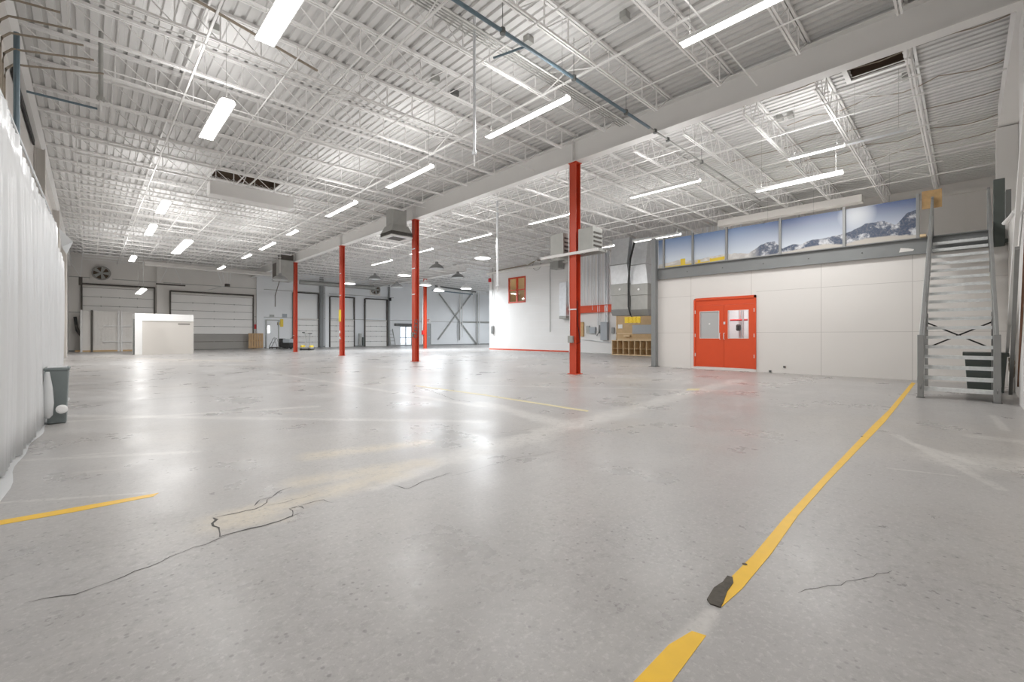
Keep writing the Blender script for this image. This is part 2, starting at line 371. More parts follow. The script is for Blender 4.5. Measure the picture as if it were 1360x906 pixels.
# ------------------------------------------------------------------ office block under the mezzanine
dy0, dy1, dz = y_on(1004.5,XO), y_on(922,XO), 2.56
YM = y_on(873,XO)
panel_wall('wall_office', 'office', [(XO,YR,0,XO+.12,dy0,3.40),(XO,dy1,0,XO+.12,YM,3.40),(XO,dy0,dz,XO+.12,dy1,3.40)])
panel_wall('wall_office_side', 'office', [(XO+.12,YM-.12,0,XB+.15,YM,3.40)])
sm = MB()
for z in (1.31,2.67):
    for a, b in ((YR,dy0),(dy1,YM)): sm.box(XO-.0015, a, z-.006, XO, b, z+.006)
for y in (1.0, 3.05, 5.0, 7.05):
    sm.box(XO-.0015, y-.007, 0 if not dy0 < y < dy1 else dz, XO, y+.007, 3.40)
struct(sm.build('trim_5', 'seam'))
struct(MB().box(XO+.02, YR, 3.40, XB+.15, YM, 3.80).build('floor_mezzanine', 'office'))
# edge channel beam
t = thing('mezzanine_beam', (XO,4,3.37), 'long dark grey steel edge beam above the office wall', 'beam')
b = MB(); b.box(XO-.02,YR+.55,3.40,XO+.02,YM+.05,3.80); b.box(XO-.12,YR+.55,3.79,XO+.02,YM+.05,3.815); b.box(XO-.12,YR+.55,3.38,XO+.02,YM+.05,3.405)
rel(b.build('channel', 'midgrey'), t)
for px in (913,960,1014,1074,1145):
    y = y_on(px,XO); o = MB().lathe([(.016,0),(.016,.02),(.008,.026)], (0,0,0), 8).build('bolt', 'darkgrey', t)
    o.location = Vector((XO-.02,y,3.58))-t.location; o.rotation_euler = (0,-math.pi/2,0)
# torn white sticker on beam
ys0, ys1 = y_on(1214,XO-.03), y_on(1194,XO-.03)
tag(MB().prism([(ys1,3.48),(ys1-.03,3.60),(ys0+.12,3.57),(ys0,3.53),(ys0+.02,3.49)], 'x', XO-.028, XO-.021).build('torn_label', 'office'), 'torn pale paper label stuck on the grey edge beam', 'label')
# corner post
t = thing('mezzanine_post', (XO-.15,YM+.02,0), 'dark grey square post at the left corner of the office block', 'post')
rel(MB().box(XO-.25,YM-.05,0.015,XO-.05,YM+.13,4.97).build('shaft', 'midgrey', bevel=.01), t)
rel(MB().box(XO-.33,YM-.1,0,XO+.0,YM+.2,.016).build('base_plate', 'darkgrey'), t)
t = thing('mezzanine_post', (XO,-.5,3.4), 'dark green-grey square post rising beside the top of the stair', 'post')
rel(MB().box(XO-.08,-.66,3.38,XO+.1,-.47,5.02).build('shaft', 'bingreen', bevel=.01), t)
rel(MB().box(XO-.06,-.95,3.45,XO+.06,-.66,3.55).build('bracket', 'bingreen'), t)
# orange double doors
t = thing('double_door', (XO,(dy0+dy1)/2,0), 'bright orange double door with two windows in the office wall', 'door')
fr = MB(); fr.box(XO-.05,dy0,.08,XO+.08,dy0+.06,dz); fr.box(XO-.05,dy1-.06,.08,XO+.08,dy1,dz-.06); fr.box(XO-.05,dy0,dz-.09,XO+.08,dy1-.06,dz)
rel(fr.build('door_frame', 'orange'), t)
rel(MB().box(XO-.04,dy0,0,XO+.08,dy1,.08).build('threshold', 'office'), t)
rel(MB().box(XO-.02,dy0+.06,2.28,XO+.06,dy1-.06,dz-.09).build('head_panel', 'orange'), t)
ymid = y_on(962,XO)
wz0, wz1 = z_at(449,XO,6), z_at(413.5,XO,6)
for a, b2, w0, w1, nm in ((dy0+.065,ymid-.003,y_on(994,XO),y_on(968,XO),'glass'), (ymid+.003,dy1-.065,y_on(955,XO),y_on(930.5,XO),'frost')):
    lf = MB(); x0, x1 = XO-.03, XO+.02; z1 = 2.275
    lf.box(x0,a,.09,x1,w0,z1); lf.box(x0,w1,.09,x1,b2,z1); lf.box(x0,w0,.09,x1,w1,wz0); lf.box(x0,w0,wz1,x1,w1,z1)
    leaf = lf.build('door_leaf', 'orange'); rel(leaf, t)
    g = MB().box(XO-.012,w0,wz0,XO-.002,w1,wz1).build('window_pane', nm); rel(g, leaf)
    g['label'] = 'clear glass pane' if nm == 'glass' else 'grey frosted pane'
    bd = MB(); e = .018
    for q in ((w0-e,wz0-e,w1+e,wz0),(w0-e,wz1,w1+e,wz1+e),(w0-e,wz0,w0,wz1),(w1,wz0,w1+e,wz1)): bd.box(XO-.042,q[0],q[1],XO-.03,q[2],q[3])
    rel(bd.build('window_bead', 'wallwarm'), leaf)
    hy = y_on(962.5,XO) if nm == 'glass' else y_on(957,XO)
    hz0, hz1 = z_at(450.5,XO,6), z_at(442.5,XO,6)
    h = MB().tube([(XO-.03,hy,hz0),(XO-.09,hy,hz0),(XO-.09,hy,hz1),(XO-.03,hy,hz1)], .012, 8).build('handle', 'white'); rel(h, leaf)
    if nm == 'glass':
        rel(MB().box(XO-.04,hy-.03,z_at(431,XO,6),XO-.03,hy+.03,z_at(427.5,XO,6)).build('lock', 'galv'), leaf)
        hyy = dy0+.05
    else:
        o = MB().lathe([(.03,0),(.03,.012)],(0,0,0),14).build('sticker', 'white', leaf)
        o.matrix_parent_inverse = Matrix.Identity(4); o.location = Vector((XO-.013,(w0+w1)/2,z_at(430,XO,6))); o.rotation_euler = (0,-math.pi/2,0)
        hyy = dy1-.06
    for z in (.45,1.15,2.0):
        rel(MB().box(XO-.055,hyy-.006,z,XO-.02,hyy+.014,z+.12).build('hinge', 'white'), leaf)
# things seen through the clear pane
t = thing('sprinkler_riser', (17.3,5.6,0), 'grey pipe riser seen through the clear door pane', 'pipe')
yq = y_on(982,17.3)
rel(MB().tube([(17.4,yq,0),(17.4,yq,3.39)], .06, 12).build('riser_pipe', 'galv', smooth=True), t)
rel(MB().tube([(17.24,yq-.3,1.78),(17.24,yq+.3,1.78)], .035, 10).build('cross_pipe', 'redsign', smooth=True), t)
rel(MB().tube([(17.2,yq-.16,1.1),(17.2,yq-.16,3.39)], .03, 10).build('riser_pipe', 'galv', smooth=True), t)
rel(MB().lathe([(.05,1.38),(.08,1.42),(.08,1.58),(.05,1.62)], (17.2,yq,0), 14).build('gauge', 'black'), t)
panel_wall('wall_inner', 'wallcool', [(18.2,2.5,0,18.3,YM-.12,3.38)])
la = bpy.data.lights.new('office_fill_light', 'AREA'); la.energy = 60; la.shape = 'RECTANGLE'; la.size = .3; la.size_y = 1.2  # fill for the office interior, from an added lamp that stays unseen
t = thing('office_fill_lamp', (16.9,5.6,3.36), 'unseen ceiling lamp added to light the office behind the orange doors', 'light')
rel(MB().box(16.75,5.0,3.35,17.05,6.2,3.395).build('housing', 'white'), t)
o = bpy.data.objects.new('office_fill_light', la); C.objects.link(o); o.parent = t; o.location = (0,0,-.02)
# wall fittings on office wall
for px, py, lab in ((1023,493.2,'small grey conduit stub low on the wall right of the orange doors'),(1042,487.5,'dark socket box low on the white office wall')):
    y = y_on(px,XO); z = z_at(py,XO,y); tag(MB().box(XO-.03,y-.035,z-.03,XO,y+.035,z+.035).build('wall_socket', 'darkgrey', bevel=.005), lab, 'socket')
# ------------------------------------------------------------------ mural
def mural_material():
    m = bpy.data.materials.new('mountain_mural'); m.use_nodes = True; nt = m.node_tree; N = nt.nodes; L = nt.links; b = N['Principled BSDF']
    tc = N.new('ShaderNodeTexCoord'); sep = N.new('ShaderNodeSeparateXYZ'); L.new(tc.outputs['Object'], sep.inputs[0])
    Y, Z = sep.outputs[1], sep.outputs[2]
    def mt(op, a, c=None, cl=False):
        n = N.new('ShaderNodeMath'); n.operation = op; n.use_clamp = cl
        for i, v in enumerate((a, c)):
            if v is None: continue
            if isinstance(v, (int, float)): n.inputs[i].default_value = v
            else: L.new(v, n.inputs[i])
        return n.outputs[0]
    def mapr(v, a, c, d=0, e=1):
        n = N.new('ShaderNodeMapRange'); n.inputs[1].default_value = a; n.inputs[2].default_value = c; n.inputs[3].default_value = d; n.inputs[4].default_value = e; L.new(v, n.inputs[0]); return n.outputs[0]
    def mix(f, c1, c2):
        n = N.new('ShaderNodeMix'); n.data_type = 'RGBA'
        if isinstance(f, (int, float)): n.inputs[0].default_value = f
        else: L.new(f, n.inputs[0])
        for i, c in ((6,c1),(7,c2)):
            if isinstance(c, tuple): n.inputs[i].default_value = (*c,1)
            else: L.new(c, n.inputs[i])
        return n.outputs[2]
    def curve(pts):       # ridge height as a function of Y (points left to right in Y, heights in metres)
        fc = N.new('ShaderNodeFloatCurve'); c = fc.mapping.curves[0]
        ps = sorted((y/9.0, (z-3.8)/1.2) for y, z in pts)
        c.points[0].location = ps[0]; c.points[-1].location = ps[-1]
        for p in ps[1:-1]: c.points.new(*p)
        for p in c.points: p.handle_type = 'VECTOR'
        fc.mapping.update(); L.new(mt('DIVIDE', Y, 9.0), fc.inputs['Value']); return mt('ADD', mt('MULTIPLY', fc.outputs[0], 1.2), 3.8)
    def noise(s, d=6, v=None, r=.6):
        n = N.new('ShaderNodeTexNoise'); n.inputs['Scale'].default_value = s; n.inputs['Detail'].default_value = d; n.inputs['Roughness'].default_value = r
        L.new(v or tc.outputs['Object'], n.inputs['Vector']); return n.outputs['Fac']
    cy = N.new('ShaderNodeCombineXYZ'); L.new(Y, cy.inputs[0])
    jag = mt('MULTIPLY', mt('SUBTRACT', noise(2.5, 8, cy.outputs[0]), .5), .16)
    sky = mix(mapr(Z, 4.1, 4.95), (.62,.67,.74), (.075,.12,.27))
    gd = mt('ADD', mt('POWER', mt('SUBTRACT', Y, 2.2), 2.0), mt('POWER', mt('SUBTRACT', Z, 4.72), 2.0))
    sky = mix(mapr(gd, .22, 0, 0, .8), sky, (.78,.81,.83))
    lefty = mapr(Y, 4.0, 5.5)
    sky = mix(mt('MULTIPLY', lefty, .6), sky, mix(mapr(Z, 4.1, 4.95), (.68,.76,.86), (.20,.34,.62)))
    r1 = mt('ADD', curve([(0,4.4),(.89,4.62),(1.1,4.55),(1.35,4.25),(1.6,4.42),(2.0,4.42),(2.3,4.25),(2.55,4.22),(2.9,4.16),(3.3,4.15),(3.6,4.05),(3.8,4.10),(4.1,4.0),(4.3,4.28),(4.7,4.22),(5.1,3.98),(5.6,4.05),(6.2,4.05),(7.0,3.98),(7.6,4.06),(8.2,3.98),(9,3.95)]), jag)
    rock = mix(mapr(noise(3.2, 7, None, .62), .50, .60), (.075,.10,.16), (.70,.71,.74))
    rock = mix(mapr(noise(22, 4), .45, .62, 0, .35), rock, (.30,.29,.30))
    pale = mix(mapr(noise(3.5, 7), .4, .62), (.60,.57,.54), (.80,.78,.76))
    rock = mix(mt('MULTIPLY', mapr(Y, 4.75, 5.1), .92), rock, pale)
    c1 = mix(mapr(mt('SUBTRACT', r1, Z), -.006, .006), sky, rock)
    r2 = mt('ADD', curve([(0,3.9),(.9,3.92),(1.5,3.98),(2.0,4.0),(2.45,3.9),(3.0,3.98),(3.6,3.92),(4.1,3.88),(4.6,3.84),(5.5,3.86),(6.2,3.9),(7,3.9),(7.5,3.98),(8,3.9),(9,3.9)]), mt('MULTIPLY', jag, .6))
    c2 = mix(mapr(mt('SUBTRACT', r2, Z), -.02, .02), c1, (.58,.54,.49))
    L.new(c2, b.inputs['Base Color']); b.inputs['Roughness'].default_value = .3
    return m
M['mural'] = mural_material()
edges = [873,881.5,920,965,1036,1121,1219]
ey = [y_on(p,XO) for p in edges]
nm = ['narrow sliver of mountain mural beside the corner post','mountain mural panel showing a yellow machine and snow haze','mountain mural panel with a long yellow blade at its foot','mural panel with a rocky peak rising at its right end','mural panel with dark ridges under a deep blue sky','mural panel with the pale sun glow and snowy ridge, nearest the stair']
for k in range(6):
    a, b2 = ey[k+1]+.036, ey[k]-.036
    if k == 0: a = ey[1]+.036
    t = tag(MB().box(XO+.03,a,3.83,XO+.045,b2,4.92).build('mountain_mural', 'mural'), nm[k], 'mural', 'mountain mural panels')
    if k in (1,2):
        q = MB()
        if k == 1:
            yc = y_on(906.5,XO); q.box(XO+.024,yc-.09,3.86,XO+.03,yc+.09,4.09); q.box(XO+.024,a+.01,3.84,XO+.03,b2-.01,3.87)
        else:
            y0,y1 = y_on(962,XO),y_on(943,XO); q.prism([(y0,3.88),(y0,3.99),(y1-.05,3.96),(y1+.02,3.98),(y1+.02,3.86),(y1,3.85)], 'x', XO+.024, XO+.03); q.box(XO+.024,y1+.05,3.85,XO+.03,b2-.05,3.88)
            q.box(XO+.024,y_on(928,XO)-.05,3.88,XO+.03,y_on(928,XO)+.05,3.97)
        q = q.build('printed_machine', 'yellowpaint', t); q['label'] = 'yellow machine in the picture'
for k, p in enumerate(edges[1:]):
    y = ey[k+1]
    tag(MB().box(XO-.03,y-.035,3.815,XO+.05,y+.035,4.99 if k < 5 else 5.0).build('mural_post', 'steel', bevel=.006),
        'grey upright post, '+['right beside the dark corner post','left of the yellow blade in the mural','left of the rocky peak in the mural','right of the rocky peak in the mural','between the two panels nearest the stair','at the stair end of the mural'][k], 'post', 'posts framing the mural')
t = tag(MB().box(XO+.06,y_on(1251,XO),4.58,XO+.08,y_on(1224,XO),5.06).build('chipboard_sheet', 'osb'), 'square chipboard sheet beside the mural, above the stair', 'board')
# mezzanine back: ledge duct and panel seams on back wall
tag(MB().box(21.6,y_on(1146,21.8),6.42,22.0,y_on(955,21.8),6.72).build('ceiling_duct', 'wallwarm', bevel=.02), 'long beige boxed duct along the mezzanine ceiling', 'duct')
sm = MB(); xx = XB+.10
for px in (1283,1180,1100): 
    y = y_on(px,xx); sm.box(xx-.02,y-.03,3.8,xx+.03,y+.03,DECK)
struct(sm.build('trim_6', 'wallwarm'))
tag(MB().box(XB+.02,YR+.1,6.95,XB+.12,YM,7.1).build('wall_ledger', 'wallwarm'), 'beige ledger beam high along the mezzanine back wall', 'beam')
tag(MB().box(15.7,.72,3.80,16.1,.84,3.86).build('landing_edge', 'woodlight'), 'short pine board end at the top of the stair', 'board')
# ------------------------------------------------------------------ stair
sx0, sx1, y0s, y1s = 11.72, 16.0-.02, -.42, .64
t = thing('steel_stair', (11.7,.1,0), 'galvanised open-riser steel stair climbing to the mezzanine', 'stair')
NT = 18; rise = 3.8/19; run = (sx1-sx0-.1)/NT
for k in range(NT):
    z = rise*(k+1); x = sx0+run*k
    tr = MB(); tr.box(x,y0s+.05,z-.012,x+.26,y1s-.05,z); tr.box(x,y0s+.05,z-.065,x+.012,y1s-.05,z-.012); tr.box(x+.248,y0s+.05,z-.04,x+.26,y1s-.05,z-.012)
    for j in range(9): tr.box(x+.01,y0s+.1+j*.1,z,x+.03,y0s+.14+j*.1,z+.004)
    rel(tr.build('tread', 'tread'), t)
ang = math.atan2(rise, run)
for y, yo in ((y0s+.03,-1),(y1s-.03,1)):
    s = MB(); a = (sx0-.02,y,.10); b_ = (sx1,y,3.72+.03)
    s.bar((sx0-.1,y,.12),(sx1,y,.12+(sx1-sx0+.1)*rise/run),.012,.26)
    for dz_ in (-.13,.13): s.bar((sx0-.1,y+yo*.025,.12+dz_*1.3),(sx1,y+yo*.025,.12+dz_*1.3+(sx1-sx0+.1)*rise/run),.06,.012)
    rel(s.build('stringer', 'steel'), t)
    rel(MB().box(sx0-.14,y-.045,0.01,sx0-.02,y+.045,1.22).build('newel_post', 'steel', bevel=.006), t)
    rel(MB().box(sx0-.17,y-.06,0,sx0+.01,y+.06,.012).build('base_plate', 'darkgrey'), t)
    rl = MB().bar((sx0-.08,y,1.16),(sx1,y,1.16+(sx1-sx0+.08)*rise/run-.1),.05,.05); rl.box(sx1-.03,y-.025,3.8,sx1+.03,y+.025,4.86)
    rel(rl.build('handrail', 'steel', bevel=.006), t)
    mr = MB().bar((sx0-.08,y,.66),(sx1,y,.66+(sx1-sx0+.08)*rise/run-.06),.035,.035)
    rel(mr.build('mid_rail', 'steel'), t)
    for f in (.33,.66):
        x = sx0+(sx1-sx0)*f; zb = .2+(x-sx0)*rise/run
        rel(MB().box(x-.02,y-.02,zb,x+.02,y+.02,zb+.92).build('baluster', 'steel'), t)
xb = MB(); xq = 13.6
xb.bar((xq,y0s+.02,.92),(xq,y1s-.02,1.50),.03,.03); xb.bar((xq+.03,y0s+.02,1.50),(xq+.03,y1s-.02,.92),.03,.03)
rel(xb.build('cross_brace', 'black'), t)
g = MB()
for x in (13.6,): 
    for y in (y0s+.02,y1s-.02): g.box(x-.03,y-.03,0,x+.03,y+.03,2.05-.35)
rel(g.build('under_post', 'steel'), t)
# grey bin under the stair
def tapered(mb, x0,y0,x1,y1,z0,z1,k):
    cx,cy = (x0+x1)/2,(y0+y1)/2; q = [(x0,y0),(x1,y0),(x1,y1),(x0,y1)]
    vs = [(cx+(x-cx)*k,cy+(y-cy)*k,z0) for x,y in q]+[(x,y,z1) for x,y in q]
    return mb.add(vs, [(0,1,2,3),(4,5,6,7),(0,1,5,4),(1,2,6,5),(2,3,7,6),(3,0,4,7)])
bx = (13.75,-.60,14.3,.02)
t = thing('storage_bin', (14.0,-.3,0), 'dark green-grey plastic bin standing behind the stair', 'bin')
rel(tapered(MB(),*bx,0,.78,.86).build('body', 'bingreen', bevel=.01), t)
rel(MB().box(bx[0]-.03,bx[1]-.03,.76,bx[2]+.03,bx[3]+.03,.84).build('lid', 'bingreen', bevel=.01), t)
# ------------------------------------------------------------------ right wall fittings
tag(MB().box(0,YR+.02,6.62,17.3,YR+.36,7.30).build('eave_beam', 'girder'), 'white boxed eave beam along the top of the right wall', 'beam')
tag(MB().box(17.0,YR+.02,0,17.4,YR+.40,6.6).build('wall_column', 'girder'), 'white wall column carrying the far end of the eave beam', 'column')
tag(MB().box(10.9,YR+.02,0,11.75,YR+.30,6.6).build('wall_column', 'girder'), 'white wall column at the extreme right edge beside the stair', 'column')
tag(MB().bar((7.6,YR+.38,5.9),(14.0,YR+.34,.9),.05,.16).build('wall_brace', 'girder'), 'long white flat brace slanting down the right wall', 'brace')
tag(MB().bar((9.9,YR+.42,2.5),(12.6,YR+.36,.10),.05,.07).build('wall_brace', 'steel'), 'short grey brace slanting to the floor behind the right newel', 'brace')
tag(MB().bar((9.5,YR+.34,3.35),(11.9,YR+.30,.3),.03,.03).build('wall_brace', 'copper'), 'thin rusty rod beside the stair by the right wall', 'rod')
t = thing('cable_coil', (12.6,-.62,.5), 'dark cable loops hanging behind the right stair post', 'cable')
for k in range(3):
    pts = [(12.5+.22*math.cos(a)+.03*k, -.62+.02*k, .62+.05*k+.2*math.sin(a)) for a in [i*math.pi/10 for i in range(8,22)]]
    rel(MB().tube(pts, .012, 6).build('cable_loop', 'brown'), t)
zz = z_at(305, 14.4, -.65)
tag(MB().box(14.9,YR+.24,3.86,15.3,YR+.32,4.5).build('wall_cabinet', 'darkgrey'), 'narrow dark metal box high on the right wall', 'box')
tag(MB().tube([(11.2,-.58,3.30),(11.9,-.56,3.33),(12.3,-.5,3.30)], .035, 10).build('wall_valve', 'white'), 'white valve fitting bracketed to the right wall', 'valve')
# ------------------------------------------------------------------ girder and columns
t = thing('roof_girder', (GX,20,6.62), 'long white steel girder over the row of red columns', 'girder')
g = MB(); g.box(GX-.008,YR+.3,6.62,GX+.008,YF,7.28); g.box(GX-.15,YR+.3,6.60,GX+.15,YF,6.63); g.box(GX-.15,YR+.3,7.26,GX+.15,YF,7.29)
rel(g.build('girder_section', 'girder'), t)
cols = [(GX,y_on(763.7,GX)),(GX,y_on(551.8,GX)),(GX,y_on(454.3,GX)),(GX,y_on(392.3,GX))]
for x, y in cols:
    s = MB(); 
    for sx in (-1,1): s.box(x+sx*.009,y-.01,6.63,x+sx*.145,y+.01,7.26)
    rel(s.build('stiffener', 'girder'), t)
t2 = thing('roof_girder', (23,35.7,6.6), 'white girder over the lone far red column', 'girder')
g = MB(); g.box(22.99,29.5,6.62,23.01,YF,7.28); g.box(22.85,29.5,6.60,23.15,YF,6.63); g.box(22.85,29.5,7.26,23.15,YF,7.29)
rel(g.build('girder_section', 'girder'), t2)
def column(x, y, label):
    t = thing('steel_column', (x,y,0), label, 'column', 'red steel columns')
    s = MB(); h = 6.575; wx, wy = .115, .125
    s.box(-wx,-wy,.02,-wx+.018,wy,h); s.box(wx-.018,-wy,.02,wx,wy,h); s.box(-wx+.018,-.006,.02,wx-.018,.006,h)
    s.build('shaft', 'red', t)
    MB().box(-.17,-.17,0,.17,.17,.02).build('base_plate', 'red', t)
    MB().box(-.15,-.15,h,.15,.15,h+.02).build('cap_plate', 'red', t)
    return t
labs = ['red steel column nearest the camera, carrying two box heaters','red steel column under the square ceiling diffuser, second nearest','red steel column with a yellow sign plate near its foot','red steel column beside the floor scrubber and grey ceiling unit']
CT = [column(x,y,l) for (x,y),l in zip(cols,labs)]
far = column(22.99, 35.7, 'red steel column standing alone near the glazed entrance')
def on(t, mb, name, m): o = mb.build(name, m, t); return o
# column clutter
A = CT[0]
def clamp(T, z, m='galv'): 
    on(T, MB().box(-.135,-.145,z,-.116,.145,z+.04), 'strap', m)
for z in (2.0,): clamp(A, z)
for z in (1.3,3.1,4.3,5.2): clamp(CT[1], z)
for z in (1.0,3.6,4.9): clamp(CT[2], z)
clamp(CT[3],1.2)
cx, cy = cols[0]
tag(MB().box(cx-.22,cy-.05,.98,cx-.116,cy+.12,1.2).build('switch_box', 'galvdark', bevel=.008), 'small grey switch box on the nearest red column', 'switch')
tag(MB().tube([(cx-.14,cy+.1,1.2),(cx-.14,cy+.1,2.0),(cx-.14,cy+.13,2.4),(cx-.14,cy+.13,6.5)], .012, 6).build('column_conduit', 'white'), 'thin white conduit climbing the nearest red column', 'conduit')
tag(MB().tube([(cx+.02,cy-.05,.95),(cx+.05,cy-.16,1.0),(cx+.03,cy-.14,1.25),(cx,cy-.1,1.6),(cx+.02,cy-.06,2.3)], .012, 6).build('hanging_cable', 'black'), 'black cable hanging in the web of the nearest red column', 'cable')
cx, cy = cols[1]
tag(MB().box(cx-.2,cy-.03,1.15,cx-.117,cy+.1,1.35).build('switch_box', 'galvdark', bevel=.008), 'small grey box on the second nearest red column', 'switch')
cb = MB()
for j in range(5):
    cb.tube([(cx-.1+.09*math.cos(a),cy-.15-.02*j,1.2+.16*j+.10*math.sin(a)) for a in [i*math.pi/6 for i in range(13)]], .014, 6)
tag(cb.build('cable_coil', 'darkgrey'), 'coiled grey cables looped on the second nearest red column', 'cable')
cx, cy = cols[2]
tag(MB().box(cx-.15,cy-.14,2.05,cx-.118,cy+.14,2.75).build('sign_plate', 'yellowpaint'), 'plain yellow plate fixed to the third red column', 'sign')
for k in range(2): tag(MB().box(cx-.16,cy-.05,1.0+.35*k,cx-.118,cy+.05,1.15+.35*k).build('switch_box', 'white'), ['lower','upper'][k]+' white box below the yellow plate on the third red column', 'switch')
tag(MB().tube([(22.82,35.85,0.4),(22.82,35.85,6.3)], .02, 6).build('column_conduit', 'white'), 'white conduit on the lone far red column', 'conduit')
tag(MB().box(22.75,35.65,1.3,22.87,35.95,1.7).build('switch_box', 'redsign'), 'red alarm box on the lone far red column', 'switch')
# ------------------------------------------------------------------ joists
def joist(x0, x1, depth, pitch, kind, label):
    L_ = x1-x0; t = thing('roof_joist', (x0,0,DECK), label, 'joist')
    zt, zb = 0, -depth; e = .75
    m = MB(); 
    for s in (-1,1): m.box(0,s*.010,zt-.06,L_,s*.055,zt-.002); 
    m.build('top_chord', 'joist', t)
    m = MB()
    for s in (-1,1): m.box(e,s*.012,zb,L_-e,s*.045,zb+.045)
    m.build('bottom_chord', 'joist', t)
    m = MB(); n = max(2, round((L_-2*e)/pitch)); p = (L_-2*e)/n
    m.bar((.05,0,zt-.03),(e,0,zb+.02),.022); m.bar((L_-.05,0,zt-.03),(L_-e,0,zb+.02),.022)
    for i in range(n+1):
        x = e+p*i
        if kind == 'pratt':
            m.bar((x,0,zb+.02),(x,0,zt-.02),.022)
            if i < n: 
                if i < n/2: m.bar((x,0,zt-.03),(x+p,0,zb+.02),.018)
                else: m.bar((x+p,0,zt-.03),(x,0,zb+.02),.018)
        elif i < n:
            m.bar((x,0,zb+.02),(x+p/2,0,zt-.03),.02); m.bar((x+p/2,0,zt-.03),(x+p,0,zb+.02),.02)
    m.build('web', 'joist', t)
    return t
J0 = .8; JS = 1.52; NJ = 30
proto = joist(XL+.05, GX-.02, .62, .72, 'pratt', '')
for i in range(NJ):
    o = proto if i == 0 else copy_tree(proto)
    o.location = (XL+.05, J0+JS*i, DECK); tag(o, 'white open-web roof joist left of the girder, '+ORD[i]+' counting out from the stair end', 'joist', 'roof joists left of the girder')
protor = joist(GX+.02, XB-.05, .72, .66, 'warren', '')
for i in range(NJ):
    o = protor if i == 0 else copy_tree(protor)
    o.location = (GX+.02, J0+JS*i, DECK); tag(o, 'white zigzag-web roof joist right of the girder, '+ORD[i]+' counting out from the stair end', 'joist', 'roof joists right of the girder')
proto3 = None; k = 0
for i in range(NJ):
    y = J0+JS*i
    if y < YB+.3: continue
    if proto3 is None: proto3 = joist(XB+.1, XE-.05, .72, .8, 'warren', ''); o = proto3
    else: o = copy_tree(proto3)
    o.location = (XB+.1, y, DECK); tag(o, 'roof joist over the far right bay, '+ORD[k]+' past the white block wall corner', 'joist', 'roof joists over the far bay'); k += 1
# bridging rods along Y
nb = 0
for x, zs in ((1.6,(-.06,-.60)),(4.3,(-.06,-.60)),(7.6,(-.06,-.60)),(13.6,(-.07,-.70)),(18.3,(-.07,-.70)),(20.8,(-.07,-.70))):
    t = thing('joist_bridging', (x,23,DECK), 'pale steel bridging across the joists, '+['nearest the left wall','second line from the left wall','third line from the left wall','first line right of the girder','over the front of the mezzanine','farthest right of the girder'][nb], 'bridging', 'bridging lines'); nb += 1
    for z in zs: rel(MB().box(x-.018,YR+.3,DECK+z-.035,x+.018,YF-.3,DECK+z).build('bridging_rod', 'joist'), t)
    for i in range(0,NJ-1,3):
        y = J0+JS*i
        for qx, za, zb_ in ((.03,-.08,zs[1]),(.05,zs[1],-.08)): rel(MB().bar((x+qx,y,DECK+za),(x+qx,y+JS,DECK+zb_),.02).build('cross_bar', 'joist'), t)
# conduits on ceiling
def pipe(name, pts, r, m, label, cat='conduit', n=8): return tag(MB().tube(pts, r, n).build(name, m, smooth=True), label, cat)
Zc = 6.70
for k, (x, z, r) in enumerate(((3.0,6.74,.014),(5.7,6.73,.018),(8.9,6.74,.016),(12.4,6.62,.016),(15.5,6.62,.016),(19.0,6.62,.02))):
    pipe('ceiling_conduit', [(x,.5,z),(x,44.5,z)], r, 'joist', 'thin pale ceiling conduit parallel to the girder, '+['nearest the left wall','between the two left light rows','closest to the girder on its left side','closest to the girder on its right side','over the mezzanine front edge','farthest right toward the block wall'][k])
for k, (y, x0, x1) in enumerate(((3.2,-.9,10.6),(6.1,-.9,10.4),(10.0,-.9,10.7),(12.4,-.8,9),(16.2,-.8,10.5),(22.3,-.8,10.6),(28.6,-.8,10.6))):
    pipe('ceiling_conduit', [(x0,y,6.72),(x1,y,6.72)], .014, 'joist', 'thin pale conduit running across from the left wall, '+ORD[k]+' from the camera')
# conduit bundles beside joists
for k in range(5):
    y = 6.38+.07*k; pipe('ceiling_conduit', [(1.2,y,7.0),(10.6,y,7.0)], .012, 'galvdark', 'grey conduit in the bundle above the blue pipe, '+ORD[k]+' strand from the camera')
# blue pipe across under the girder
PY = 5.62
t = thing('gas_pipe', (6,PY,6.52), 'blue-grey pipe crossing the ceiling and passing under the girder', 'pipe')
rel(MB().tube([(2.5,PY,6.52),(10.3,PY,6.52)], .035, 10).build('blue_run', 'blue', smooth=True), t)
rel(MB().tube([(10.3,PY,6.52),(19.0,PY,6.52)], .028, 10).build('grey_run', 'galvdark', smooth=True), t)
for x in (5.2,7.2,9.2,10.6,11.3,13.5): 
    rel(MB().lathe([(.05,-.05),(.055,0),(.05,.05)], (x,PY,6.52), 10).build('pipe_joint', 'darkgrey'), t)
    rel(MB().tube([(x,PY,6.55),(x,PY,7.35 if not 10.6<=x<=11.3 else 6.6)], .006, 6).build('hanger_rod', 'darkgrey'), t)
rel(MB().tube([(5.75,PY,6.5),(5.5,6.2,6.45)], .02, 8).build('branch', 'blue', smooth=True), t)
for k, (cxx, ya_, yb_, sag) in enumerate(((12.7,-.8,4.2,.03),(14.6,-.8,3.6,.10),(16.4,-.8,6.0,.04),(18.1,-.8,4.5,.12),(19.6,-.8,7.0,.05))):
    n_ = 14; pipe('ceiling_cable', [(cxx+.06*math.sin(i*1.3), ya_+(yb_-ya_)*i/n_, DECK-.03-sag*abs(math.sin(i*.8))) for i in range(n_+1)], .012, 'brown', 'thin brown cable looping under the deck beyond the girder, '+ORD[k]+' out from the girder', 'cable', 6)
